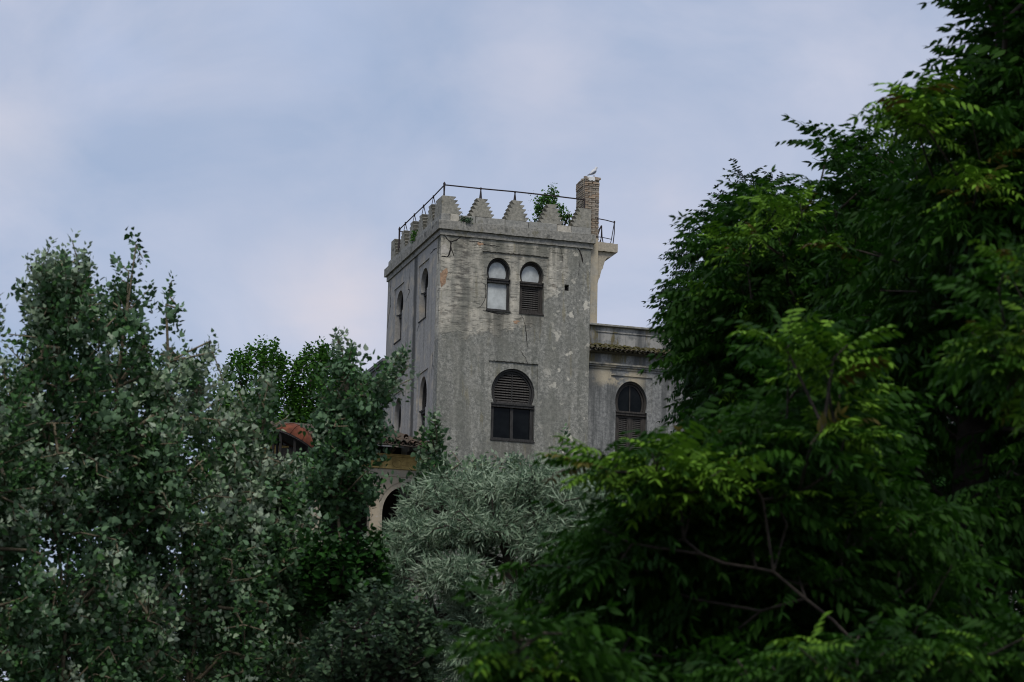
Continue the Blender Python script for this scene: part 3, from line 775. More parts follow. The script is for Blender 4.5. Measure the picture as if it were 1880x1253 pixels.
# --- right wing
WY = .12
wx0, wx1 = TW + .003, 24.0
wwin = dict(cx=7.03, w=1.16, z0=17.9, zt=19.93, zc=20.25, rx=.585, rz=.76)
wwin2 = dict(cx=10.3, w=1.16, z0=17.9, zt=19.93, zc=20.25, rx=.585, rz=.76)
ww = MB()
def wpanel(w): return [(w['cx'] - .76, 19.9), (w['cx'] - .58, 19.9), (w['cx'] - .58, w['z0']), (w['cx'] + .58, w['z0']), (w['cx'] + .58, 19.9), (w['cx'] + .76, 19.9), (w['cx'] + .76, 21.17), (w['cx'] - .76, 21.17)]
mW = lambda u, v, d: (u, d + WY, v)
o1 = [(wx0, ZB), (wx1, ZB), (wx1, 22.86), (wx0, 22.86)]
ww.sheet(o1, [wpanel(wwin), wpanel(wwin2)], mW, 0, .04)
ww.sheet(o1, [opening(**wwin), opening(**wwin2)], mW, .04, .45)
part('wing_wall', ww, 'wing')
part('wing_wall', MB().box((wx1 - .45, WY + .45, ZB), (wx1, 7, 22.86)), 'rear')
part('wing_wall', MB().box((wx0, 6.55, ZB), (wx1 - .45, 7, 22.86)), 'rear')
part('wing_roof', MB().box((wx0, WY + .45, 22.5), (wx1 - .45, 6.55, 22.7)), 'roof')
window(wwin, mW, dep=.2, low='louvre', framemat='oldframe', label='horseshoe wing window with a dark glazed head over louvred shutters', slat_pitch=.068)
window(wwin2, mW, dep=.2, low='louvre', framemat='oldframe', slat_pitch=.15)
cp = MB(); x = TW + .004
while x < 23.9:
    l = min(1.1, 24 - x)
    piece('coping_slab', MB().box((-l / 2 + .004, -.26, 0), (l / 2 - .004, .30, .075)).mesh('coping_slab', MAT['cornice'], False, True, .012), (x + l / 2, WY + .14, 22.862), villa, (0, random.uniform(-.004, .004), 0)); x += l
part('string_course', MB().box((5.7, WY - .03, 22.66), (wx1, WY - .001, 22.70)), 'wing')
part('wing_cornice', MB().box((wx0, WY - .13, 21.50), (wx1, WY - .001, 21.56)).box((wx0, WY - .09, 21.44), (wx1, WY - .001, 21.499)).box((wx0, WY - .03, 21.36), (wx1, WY - .001, 21.439)), 'wing')
# pent roof of barrel tiles
def tile_mesh(l, r, seed, up=True, mat='tile'):
    rnd = random.Random(seed); m = MB(); n = 6; t = .016; vs = []; fs = []
    for k in range(2):
        rr = r * (1 if k == 0 else .86)
        for ring_ in (rr, rr - t):
            for i in range(n + 1):
                a = math.pi * i / n; s = 1 if up else -1
                vs.append((ring_ * math.cos(a) + rnd.uniform(-.003, .003), l * k, s * ring_ * math.sin(a)))
    q = n + 1
    for i in range(n):
        fs += [(i, i + 1, 2 * q + i + 1, 2 * q + i), (q + i, 3 * q + i, 3 * q + i + 1, q + i + 1), (i, q + i, q + i + 1, i + 1), (2 * q + i, 2 * q + i + 1, 3 * q + i + 1, 3 * q + i)]
    fs += [(0, 2 * q, 3 * q, q), (n, q + n, 3 * q + n, 2 * q + n)]
    m.add(vs, fs); return m.mesh('roof_tile', MAT[mat], True, True)
T_up = [tile_mesh(.40, .078, i) for i in range(4)]; T_dn = [tile_mesh(.40, .078, 9 + i, False) for i in range(3)]
pitch = .178
k = 0; x = wx0 + .09
while x < 14:
    for row in range(2):
        o = piece('roof_tile', random.choice(T_up), (x + random.uniform(-.012, .012), WY - .36 + row * .27 + random.uniform(-.03, .02), 21.965 + row * .155 + random.uniform(-.008, .01)), villa, (R_(30) + random.uniform(-.05, .05), random.uniform(-.08, .08), random.uniform(-.06, .06)))
    o = piece('roof_tile', random.choice(T_dn), (x + pitch / 2, WY - .33 + random.uniform(-.03, .02), 21.995), villa, (R_(30), 0, random.uniform(-.04, .04)))
    x += pitch; k += 1
part('tile_bed', MB().add([(wx0, WY - .25, 21.93), (14, WY - .25, 21.93), (14, WY - .001, 22.08), (wx0, WY - .001, 22.08), (wx0, WY - .001, 21.90), (14, WY - .001, 21.90)], [(0, 1, 2, 3), (3, 2, 5, 4), (0, 4, 5, 1), (0, 3, 4), (1, 5, 2)]), 'mortar')
# moss clumps on the tiles
ms = MB(); rnd = random.Random(5)
for i in range(150):
    x = rnd.uniform(wx0 + .1, 10); s = rnd.random(); c = Vector((x, WY - .30 + .28 * s, 22.05 + .17 * s)); r = rnd.uniform(.03, .085)
    vs = [c + Vector((r * 1.5 * math.cos(a) * rnd.uniform(.7, 1.2), r * math.sin(a) * rnd.uniform(.7, 1.2), r * .3 * rnd.uniform(-.2, .4))) for a in np.linspace(0, 6.283, 7)[:-1]] + [c + Vector((0, 0, r * .7)), c - Vector((0, 0, r * .4))]
    ms.add(vs, [(i2, (i2 + 1) % 6, 6) for i2 in range(6)] + [((i2 + 1) % 6, i2, 7) for i2 in range(6)])
moss_m = simple("yellow_green_moss", (.075, .068, .026), 1.0, .5, 12, .9, .02, spec=.1)
part('moss', ms, moss_m, kind='stuff')

# --- rear wing behind the tower on the left
part('rear_wing', MB().box((.02, TD + .003, ZB), (5.0, 15, 22.62)), 'rear')
part('rear_coping', MB().box((-.08, TD + .15, 22.622), (5.1, 15.1, 22.72)).box((-.04, TD + .15, 22.54), (.018, 15.1, 22.62)), 'rear')

# --- porch on the left: arcade, ochre frieze, broken tile roof
PY = 1.0
mP = lambda u, v, d: (u, d + PY, v)
pw = MB()
holes = []; arches = []
for cx in (-.72, -2.75, -4.78):
    hl = [(cx - .80, 12.3), (cx + .80 if cx < -1 else -.05, 12.3)]
    rr = [(cx + .80 * math.cos(a), 15.95 + .95 * math.sin(a)) for a in np.linspace(0, math.pi, 25)]
    if cx > -1: rr = [(min(u, -.05), v) for u, v in rr]
    holes.append([(cx - .80, 12.3), (min(cx + .80, -.05), 12.3)] + rr); arches.append(cx)
o1 = [(-6.6, 12.2), (-.003, 12.2), (-.003, 17.47), (-6.6, 17.47)]
pan = []
for cx in arches:
    a, b = cx - .87, min(cx + .87, -.03)
    pan.append([(a, 12.25), (b, 12.25), (b, 17.22), (a, 17.22)])
pw.sheet(o1, pan, mP, 0, .03)
pw.sheet(o1, holes, mP, .03, .4)
part('porch_wall', pw, 'cream_wall')
part('porch_plinth', MB().box((-6.6, PY - .06, ZB), (-.003, PY + .42, 12.2)), 'rear')
for cx in arches:       # raised moulding line round each arch
    rm = MB(); ring(rm, cx, 15.95, .98, 1.14, .955, 1.112, mP, -.0, .028, .3 if cx < -1 else .75, math.pi - .3, 24); part('arch_moulding', rm, 'cream_wall')
    ar = MB(); 
    ar_loop = 0
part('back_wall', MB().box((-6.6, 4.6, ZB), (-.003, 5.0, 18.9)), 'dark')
part('porch_floor', MB().box((-6.6, PY + .42, 12.0), (-.003, 4.6, 12.2)), 'roof')
part('frieze', MB().box((-6.6, PY - .06, 17.472), (-.003, PY + .35, 17.88)), 'ochre')
part('frieze_mould', MB().box((-6.6, PY - .10, 17.882), (-.003, PY + .35, 17.93)).box((-6.6, PY - .13, 17.932), (-.003, PY + .35, 17.97)), 'ochre')
for i in range(9):       # raised interlaced roundels on the frieze
    cx = -.45 - i * .62
    fm = MB(); ring(fm, cx, 17.67, .17, .15, .135, .118, lambda u, v, d: (u, d + PY, v), -.085, -.058, 0, 2 * math.pi, 20)
    rect(fm, cx - .44, cx - .19, 17.60, 17.62, mP, -.082, -.058); rect(fm, cx - .44, cx - .19, 17.73, 17.75, mP, -.082, -.058)
    part('roundel', fm, 'ochre')
x = -6.4
while x < -.1:
    part('eave_bracket', MB().prism([(0 + PY - .52, 18.14), (PY - .50, 18.05), (PY - .02, 17.98), (PY + .3, 17.98), (PY + .3, 18.14)], lambda u, v, d: (d, u, v), x, x + .11), 'soffit'); x += .72
part('eave_board', MB().add([(-6.8, .22, 18.15), (-.003, .22, 18.15), (-.003, 5.6, 19.55), (-6.8, 5.6, 19.55), (-6.8, .22, 18.19), (-.003, .22, 18.19), (-.003, 5.6, 19.59), (-6.8, 5.6, 19.59)],
     [(0, 3, 2, 1), (4, 5, 6, 7), (0, 1, 5, 4), (1, 2, 6, 5), (2, 3, 7, 6), (3, 0, 4, 7)]), 'soffit')
part('eave_lath', MB().tube([(-6.7, .12, 18.14), (-3, .14, 18.16), (-1.2, .10, 18.13), (-.05, .12, 18.10)], .03, 5), 'soffit')
PT_u = [tile_mesh(.42, .085, 20 + i, True, 'ptile') for i in range(4)]; PT_d = [tile_mesh(.42, .085, 30 + i, False, 'ptile') for i in range(3)]
x = -6.6; slope = math.atan2(1.4, 5.4); nt_ = 0
while x < -.08 and nt_ < 300:
    for row in range(4):
        yy = .10 + row * .34; zz = 18.20 + (yy - .1) * .26
        j = 2.2 if row == 0 else 1.0
        piece('roof_tile', random.choice(PT_u), (x + random.uniform(-.02, .02), yy + random.uniform(-.06, .05) * j, zz + .03 + random.uniform(-.01, .02) * j), villa, (slope + random.uniform(-.06, .06) * j, random.uniform(-.12, .12) * j, random.uniform(-.12, .12) * j)); nt_ += 1
        if row < 2: piece('roof_tile', random.choice(PT_d), (x + .095, yy + random.uniform(-.05, .03), zz + .02), villa, (slope, 0, random.uniform(-.06, .06))); nt_ += 1
    x += .19
for i in range(16):      # slipped and broken tiles lying on top
    piece('roof_tile', random.choice(PT_u), (random.uniform(-2.2, -.15), random.uniform(.4, 1.9), 18.42 + random.uniform(0, .22)), villa, (random.uniform(-.1, .6), random.uniform(-.4, .4), random.uniform(-1.5, 1.5)))
part('roof_cover', MB().add([(-6.8, 1.4, 18.56), (-.003, 1.4, 18.56), (-.003, 5.7, 19.72), (-6.8, 5.7, 19.72), (-6.8, 1.4, 18.50), (-.003, 1.4, 18.50), (-.003, 5.7, 19.66), (-6.8, 5.7, 19.66)],
     [(0, 1, 2, 3), (4, 7, 6, 5), (0, 4, 5, 1), (1, 5, 6, 2), (2, 6, 7, 3), (3, 7, 4, 0)]), 'ptile')

# --- cracks, painted shade lines and loose plaster (own shapes, on the wall they belong to)
def crack_or_shade(pts, w, mp, seed, d=-.004):
    rnd = random.Random(seed); P = []
    for i in range(len(pts) - 1):
        (a, b), (c, e) = pts[i], pts[i + 1]; n = max(2, int(math.hypot(c - a, e - b) / .06))
        for k in range(n): P.append((a + (c - a) * k / n + rnd.uniform(-.013, .013), b + (e - b) * k / n + rnd.uniform(-.013, .013)))
    P.append(pts[-1]); n = len(P); m = MB(); vs = []
    for i, (u, v) in enumerate(P):
        q = P[min(i + 1, n - 1)]; p = P[max(i - 1, 0)]
        dx, dy = q[0] - p[0], q[1] - p[1]; l = math.hypot(dx, dy) or 1
        ww_ = w * (max(0.0, math.sin(math.pi * min(1, (i + .3) / n))) ** .5) * rnd.uniform(.4, 1.15) / 2 + .002
        for s in (-1, 1): vs.append(mp(u - dy / l * ww_ * s, v + dx / l * ww_ * s, d))
    m.add(vs, [(2 * i, 2 * i + 1, 2 * i + 3, 2 * i + 2) for i in range(n - 1)])
    o = link('crack_or_shade', m.mesh('crack_or_shade', MAT['crack_or_shade'], False, False), villa); o.location = OFF
CR = [([(.10, 25.54), (.24, 25.40), (.34, 25.34), (.36, 25.1), (.30, 24.88), (.22, 24.80), (.02, 24.80)], .06),
      ([(.72, 25.56), (.55, 25.42), (.38, 25.33)], .05), ([(.36, 25.12), (.42, 24.98), (.46, 24.86)], .035), ([(.33, 25.35), (.44, 25.34)], .05), ([(.03, 25.2), (.22, 25.2)], .02),
      ([(4.90, 25.56), (5.02, 25.44), (5.10, 25.25), (5.14, 25.02)], .05),
      ([(5.0, 25.1), (5.0, 24.8), (4.96, 24.5)], .02), ([(4.3, 25.5), (4.38, 25.2), (4.40, 25.0)], .018),
      ([(1.49, 24.2), (1.50, 24.0), (1.62, 23.95), (1.64, 23.5), (1.52, 23.22), (1.40, 23.12)], .022),
      ([(1.55, 23.03), (1.9, 22.98), (2.2, 22.95), (2.5, 22.98)], .045), ([(2.9, 23.0), (3.02, 22.86), (3.10, 22.5), (3.14, 22.1), (3.2, 21.8)], .025),
      ([(1.0, 25.42), (1.3, 25.44), (1.55, 25.36), (2.1, 25.34)], .03), ([(2.9, 21.75), (3.1, 21.5), (3.2, 21.3)], .016),
      ([(1.49, 25.125), (2.3, 25.12), (3.0, 25.125), (3.88, 25.12)], .022), ([(1.81, 21.295), (2.6, 21.295), (3.57, 21.295)], .02)]  # these two are no cracks: shade under the panel top edges, drawn as dark strips
for i, (p, w) in enumerate(CR): crack_or_shade(p, w, mF, 100 + i)
CL = [([(.75, 21.6), (.62, 21.2), (.75, 20.95), (.68, 20.7)], .05), ([(.55, 21.1), (.45, 20.9)], .04), ([(2.62, 22.95), (2.9, 22.75)], .03), ([(1.95, 22.9), (1.9, 22.3), (1.95, 21.9)], .04),
      ([(4.1, 25.3), (4.3, 24.6), (4.05, 24.5), (4.6, 24.2)], .04), ([(6.9, 25.5), (6.95, 25.0), (6.8, 24.6), (7.05, 24.2), (7.2, 23.8)], .08), ([(4.5, 23.6), (4.4, 22.8), (4.6, 22.2)], .04), ([(1.4, 25.2), (.9, 25.25), (.5, 25.2)], .05), ([(.3, 25.5), (.25, 25.0), (.3, 24.6)], .04)]
for i, (p, w) in enumerate(CL): crack_or_shade(p, w, mL, 200 + i)
def patch(name, c, rx, rz, mp, mat, seed, d=.008):
    rnd = random.Random(seed); n = 26
    ph = [rnd.uniform(0, 6.28) for _ in range(4)]
    lp = []
    for i in range(n):
        a = 2 * math.pi * i / n; r = 1 + .25 * math.sin(2 * a + ph[0]) + .18 * math.sin(3 * a + ph[1]) + .12 * math.sin(5 * a + ph[2]) + rnd.uniform(-.07, .07)
        lp.append((max(.004, c[0] + rx * r * math.cos(a)), c[1] + rz * r * math.sin(a)))
    part(name, MB().sheet(lp, [], mp, -d, -.001), mat)
patch('brick_patch', (.10, 24.05), .13, .34, mF, 'raw', 1); patch('brick_patch', (2.75, 22.72), .10, .055, mF, 'raw', 2)
patch('brick_patch', (1.40, 25.36), .09, .06, mF, 'raw', 4)
patch('plaster_patch', (.12, 25.05), .12, .22, mF, 'limewash', 3)

# ------------------------------------------------------------------ the gull
def gull():
    base = bw(5.66, .52, 26.0 + zt_ + .064)
    g = empty('seagull', base, YAW + .35); g.scale = (.86, .86, .86); tag(g, 'white and grey gull standing on top of the brick chimney', 'gull')
    # body as one lofted surface from tail to crown; x forward, z up
    st = [(-.27, .055, .012, .008), (-.21, .090, .035, .022), (-.14, .145, .066, .055), (-.07, .205, .088, .088), (.0, .262, .090, .098), (.055, .318, .074, .080), (.085, .372, .050, .052), (.10, .415, .044, .046), (.118, .448, .045, .044), (.142, .462, .036, .034), (.165, .458, .014, .016)]
    vs = []; fs = []; n = 12
    for i, (x, z, ry, rz) in enumerate(st):
        p = st[max(0, i - 1)]; q = st[min(len(st) - 1, i + 1)]; t = math.atan2(q[1] - p[1], q[0] - p[0])
        for k in range(n):
            a = 2 * math.pi * k / n; v = rz * math.sin(a)
            vs.append((x - math.sin(t) * v, ry * math.cos(a), z + math.cos(t) * v))
    for i in range(len(st) - 1):
        for k in range(n): fs.append((i * n + k, i * n + (k + 1) % n, (i + 1) * n + (k + 1) % n, (i + 1) * n + k))
    fs += [tuple(range(n - 1, -1, -1)), tuple(range((len(st) - 1) * n, len(st) * n))]
    link('body', MB().add(vs, fs).mesh('body', MAT['gull_white'], True), g)
    for s in (-1, 1):
        w = MB(); vs = []; fs = []
        prof = [(-.36, .04, .004), (-.25, .092, .034), (-.15, .155, .056), (-.06, .22, .066), (.01, .268, .05), (.05, .285, .01)]
        for i, (x, z, h) in enumerate(prof):
            yb = (.02, .055, .09, .112, .112, .09)[i]
            for (dy, dz) in ((.012, h * .5), (.020, 0), (.010, -h), (-.012, -h * .8), (-.020, h * .3)):
                vs.append((x, s * (yb + dy - .01), z + dz))
        for i in range(len(prof) - 1):
            for k in range(5): fs.append((i * 5 + k, i * 5 + (k + 1) % 5, (i + 1) * 5 + (k + 1) % 5, (i + 1) * 5 + k))
        fs += [(0, 1, 2, 3, 4), tuple(len(prof) * 5 - 5 + k for k in (4, 3, 2, 1, 0))]
        link('wing', w.add(vs, fs).mesh('wing', MAT['gull_grey'], True), g)
        lg = MB().tube([(.0, s * .035, .12), (.005, s * .035, .01)], .007, 6).add([(.0, s * .035 - .01, .0), (.06, s * .035 - .03, .0), (.065, s * .035 + .03, .0), (.0, s * .035 + .01, .0), (.0, s * .035, .014)], [(0, 1, 2, 3), (0, 4, 1), (1, 4, 2), (2, 4, 3), (3, 4, 0)])
        link('leg', lg.mesh('leg', MAT['gull_beak']), g)
        link('eye', MB().tube([(.128, s * .036, .462), (.128, s * .043, .462)], .006, 6).mesh('eye', MAT['dark']), g)
    link('beak', MB().tube([(.155, 0, .456), (.195, 0, .452), (.22, 0, .438)], [.013, .010, .002], 7).mesh('beak', MAT['gull_beak']), g)
gull()

# ------------------------------------------------------------------ rust-red dome among the trees
def dome():
    c = at(537, 812, 84.0); zg = float(ground_z(c[0], c[1]))
    root = empty('domed_kiosk', (c[0], c[1], zg), .2)
    tag(root, 'small turret with a rust red sheet metal dome half hidden in the poplars', 'turret')
    h = c[2] - zg; R0 = .67
    d = empty('dome', (0, 0, h)); d.parent = root; d.rotation_euler = (0, R_(26), 0)
    n = 10; rows_ = 7
    for k in range(n):
        m = MB(); vs = []; fs = []
        for i in range(rows_ + 1):
            th = (math.pi / 2) * i / rows_
            for j in range(4):
                a = 2 * math.pi * (k + .012 + .976 * j / 3) / n
                for rr in (1, .96):
                    vs.append((R0 * rr * math.cos(th) * math.cos(a), R0 * rr * math.cos(th) * math.sin(a), .82 * R0 * rr * math.sin(th)))
        for i in range(rows_):
            for j in range(3):
                for s in range(2):
                    a = (i * 4 + j) * 2 + s; b = a + 2; e = a + 8
                    fs.append((a, b, b + 8, e))
        link('panel', m.add(vs, fs).mesh('panel', MAT['rust'], True, False), d)
        a = 2 * math.pi * k / n
        sm_ = MB().tube([(R0 * 1.012 * math.cos(t) * math.cos(a), R0 * 1.012 * math.cos(t) * math.sin(a), .83 * R0 * math.sin(t)) for t in np.linspace(0, math.pi / 2 - .05, 8)], .014, 5)
        link('seam', sm_.mesh('seam', MAT['rust'], True), d)
    rim = MB(); vs = [(R0 * 1.03 * math.cos(a), R0 * 1.03 * math.sin(a), 0) for a in np.linspace(0, 2 * math.pi, 33)]
    rim.tube(vs, .022, 6); link('rim', rim.mesh('rim', MAT['iron'], True), d)
    link('ceiling', MB().tube([(0, 0, .02), (0, 0, .05)], .71, 24).mesh('ceiling', MAT['dark']), d)
    m = MB().tube([(0, 0, -.8), (0, 0, h - 1.3)], .66, 16); link('drum', m.mesh('drum', MAT['rear']), root)
    for k in range(8):
        a = 2 * math.pi * k / 8
        link('column', MB().tube([(.6 * math.cos(a), .6 * math.sin(a), h - 1.3), (.6 * math.cos(a), .6 * math.sin(a), h - .02 - .3 * math.cos(a))], .045, 8).mesh('column', MAT['dark']), root)
    link('core', MB().tube([(0, 0, h - 1.3), (0, 0, h - .25)], .42, 12).mesh('core', MAT['dark']), root)
dome()

# ------------------------------------------------------------------ foliage machinery
def tri_mesh(name, V, F, mat, tint=None, single=0.0):
    """V (n,3), F (m,3) arrays -> mesh with per-vertex tint"""
    me = bpy.data.meshes.new(name); n, m = len(V), len(F)
    me.vertices.add(n); me.vertices.foreach_set('co', np.ascontiguousarray(V, dtype=np.float32).ravel())
    me.loops.add(m * 3); me.polygons.add(m)
    me.loops.foreach_set('vertex_index', np.ascontiguousarray(F, dtype=np.int32).ravel())
    me.polygons.foreach_set('loop_start', np.arange(0, m * 3, 3, dtype=np.int32))
    me.polygons.foreach_set('loop_total', np.full(m, 3, dtype=np.int32))
    a = me.attributes.new('tint', 'FLOAT', 'POINT'); a.data.foreach_set('value', np.asarray(tint if tint is not None else np.zeros(n), dtype=np.float32))
    a = me.attributes.new('single', 'FLOAT', 'POINT'); a.data.foreach_set('value', np.full(n, single, dtype=np.float32))
    me.polygons.foreach_set('use_smooth', np.ones(m, dtype=bool))
    me.materials.append(mat); me.update(calc_edges=True); return me

def merge(parts_):
    V = []; F = []; T = []; o = 0
    for v, f, *t in parts_:
        V.append(v); F.append(np.asarray(f) + o); o += len(v); T.append(t[0] if t else np.zeros(len(v)))
    return np.concatenate(V), np.concatenate(F), np.concatenate(T)

def t_poplar():
    v = np.array([(0, 0, 0), (0, .45, -.05), (0, 1, -.12), (.30, .08, .06), (.40, .36, .05), (.23, .66, -.01), (-.30, .08, .06), (-.40, .36, .05), (-.23, .66, -.01)], float)
    f = [(0, 3, 1), (3, 4, 1), (4, 5, 1), (5, 2, 1), (6, 0, 1), (7, 6, 1), (8, 7, 1), (2, 8, 1)]
    return v, np.array(f)
def t_oval(w=.34):
    v = np.array([(0, 0, 0), (0, .45, -.04), (0, 1, -.1), (w, .28, .03), (w * .9, .6, .0), (-w, .28, .03), (-w * .9, .6, .0)], float)
    f = [(0, 3, 1), (3, 4, 1), (4, 2, 1), (5, 0, 1), (6, 5, 1), (2, 6, 1)]
    return v, np.array(f)
def t_thin():
    v = np.array([(0, 0, 0), (.062, .42, .02), (0, 1, -.16), (-.062, .42, .02), (0, .5, -.03)], float)
    f = [(0, 1, 4), (1, 2, 4), (2, 3, 4), (3, 0, 4)]
    return v, np.array(f)
def rotm(d, nrm):
    """rows of frames: local X, Y(=d), Z(~nrm) ; d,nrm (n,3)"""
    d = d / np.linalg.norm(d, axis=1, keepdims=True)
    x = np.cross(d, nrm); l = np.linalg.norm(x, axis=1, keepdims=True); x = np.where(l < 1e-5, np.array([[1.0, 0, 0]]), x / np.maximum(l, 1e-5))
    z = np.cross(x, d); return np.stack([x, d, z], 1)
def place(tv, P, Rm, S): return P[:, None, :] + np.einsum('kj,nji->nki', tv, Rm) * np.asarray(S)[:, None, None]

def compound(seed, pairs=9, droop=.75, young=False, lf=.21, curl=.5):
    """one pinnate leaf, unit length along Y"""
    rnd = random.Random(seed); P = []; tv = np.array([(0, 0, 0), (0, .4, .02), (0, 1, -.10), (.165, .24, .0), (.145, .58, -.02), (-.165, .24, .0), (-.145, .58, -.02)], float)
    tf = np.array([(0, 3, 1), (3, 4, 1), (4, 2, 1), (5, 0, 1), (6, 5, 1), (2, 6, 1)])
    def rach(t): return np.array([.04 * math.sin(t * 2 + seed), t, .18 * t - curl * t * t])
    parts_ = []
    for i in range(pairs):
        t = .16 + .78 * i / (pairs - 1); b = rach(t); tg = rach(t + .01) - rach(t); tg /= np.linalg.norm(tg)
        for s in (-1, 1):
            if rnd.random() < .09: continue
            dr = droop * rnd.uniform(.4, 1.45)
            d = np.array([s * math.cos(dr), .38 + rnd.uniform(-.12, .15), -math.sin(dr)])
            nrm = np.array([s * math.sin(dr) * .8 + rnd.uniform(-.25, .25), rnd.uniform(-.2, .35), math.cos(dr)])
            l = lf * (1 - .35 * abs(i / (pairs - 1) - .45)) * rnd.uniform(.7, 1.15)
            v = place(tv, b[None] + tg[None] * rnd.uniform(-.01, .01), rotm(d[None], nrm[None]), [l])[0]
            parts_.append((v, tf))
    v = place(tv, rach(.95)[None], rotm(np.array([[rnd.uniform(-.2, .2), .8, -.6]]), np.array([[0, .6, .8]])), [lf * .8])[0]; parts_.append((v, tf))
    # rachis: thin three-sided strip
    rv = []; rf = []
    for i in range(7):
        p = rach(i / 6); w = .008 * (1 - .6 * i / 6)
        rv += [p + (w, 0, 0), p + (-w, 0, 0), p + (0, 0, -w)]
    for i in range(6):
        for k in range(3):
            a, b = i * 3 + k, i * 3 + (k + 1) % 3; rf += [(a, b, b + 3), (a, b + 3, a + 3)]
    parts_.append((np.array(rv), np.array(rf)))
    V, F, T = merge(parts_); return V, F
def spray(tv, tf, n, length, lsize, seed, spread=1.0, whorl=2.4, up=.5):
    """short twig along Y with n leaves; returns verts, faces (unit metres)"""
    rnd = random.Random(seed); parts_ = []
    for i in range(n):
        t = (i + .5) / n; a = whorl * i + rnd.uniform(-.4, .4); p = np.array([0, length * t, 0])
        d = np.array([math.cos(a) * spread, up + .5 * t + rnd.uniform(-.3, .3), math.sin(a) * spread])
        nrm = np.array([-math.cos(a) * .4 + rnd.uniform(-.7, .7), .8 + rnd.uniform(-.4, .4), -math.sin(a) * .4 + rnd.uniform(-.7, .7)])
        parts_.append((place(tv, p[None] + d[None] * .02, rotm(d[None], nrm[None]), [lsize * rnd.uniform(.7, 1.15)])[0], tf))
    V, F, T = merge(parts_); return V, F

def in_poly(P, poly):
    x, y = P[:, 0], P[:, 1]; c = np.zeros(len(P), bool); n = len(poly)
    for i in range(n):
        x0, y0 = poly[i]; x1, y1 = poly[(i + 1) % n]
        if y0 == y1: continue
        k = ((y0 > y) != (y1 > y)) & (x < (x1 - x0) * (y - y0) / (y1 - y0) + x0); c ^= k
    return c
def edge_dist(P, poly):
    d = np.full(len(P), 1e9); n = len(poly)
    for i in range(n):
        a = np.array(poly[i], float); b = np.array(poly[(i + 1) % n], float); ab = b - a
        t = np.clip(((P - a) @ ab) / max(ab @ ab, 1e-9), 0, 1); d = np.minimum(d, np.linalg.norm(P - a - t[:, None] * ab, axis=1))
    return d
def crown_points(poly_px, Y, n, depth, rng, inset=0.0, clump=0, cr=.3, cz=.55, tips=0):
    """outline as seen, converted to a real outline on the tree's own plane, then given depth;
    clusters gather into clumps, and upright leaders run up into the tips of the outline"""
    poly = [tuple(at(x, y, Y)[[0, 2]]) for x, y in poly_px]
    A = np.array(poly); lo, hi = A.min(0), A.max(0)
    def sample(m, ins):
        out = np.zeros((0, 2)); guard = 0
        while len(out) < m and guard < 200:
            q = lo + (hi - lo) * rng.random((m * 3 + 20, 2)); q = q[in_poly(q, poly)]
            if ins > 0: q = q[edge_dist(q, poly) > ins * rng.uniform(.3, 1.15, len(q))]
            out = np.concatenate([out, q]); guard += 1
        return out[:m]
    def deepen(q):
        e = edge_dist(q, poly); T = np.minimum(depth, .10 + e * 1.0)
        dy = rng.random(len(q)) * 2 - 1; dy = np.sign(dy) * np.abs(dy) ** .6 * T
        return np.stack([q[:, 0], Y + dy, q[:, 1]], 1)
    if clump:
        m = max(3, n // clump); c = deepen(sample(m, inset)); k = rng.integers(0, m, n * 3)
        P = c[k] + rng.normal(0, 1, (n * 3, 3)) * np.array([cr, cr, cr * cz])
        q = P[:, [0, 2]]; ok = in_poly(q, poly) & ((edge_dist(q, poly) > inset * .5) | (inset == 0)); P = P[ok][:n]
        if len(P) < n: P = np.concatenate([P, deepen(sample(n - len(P), inset))])
    else: P = deepen(sample(n, inset))
    if tips:
        ex = []
        N_ = len(poly)
        for i in range(N_):
            x, z = poly[i]
            if z > poly[i - 1][1] and z > poly[(i + 1) % N_][1]:
                for t in range(tips):
                    ex.append((x + rng.normal(0, .025 + .035 * t), Y + rng.normal(0, .03 + .04 * t), z - .10 - .16 * t))
        if ex: P = np.concatenate([P, np.array(ex)])
    return P, None

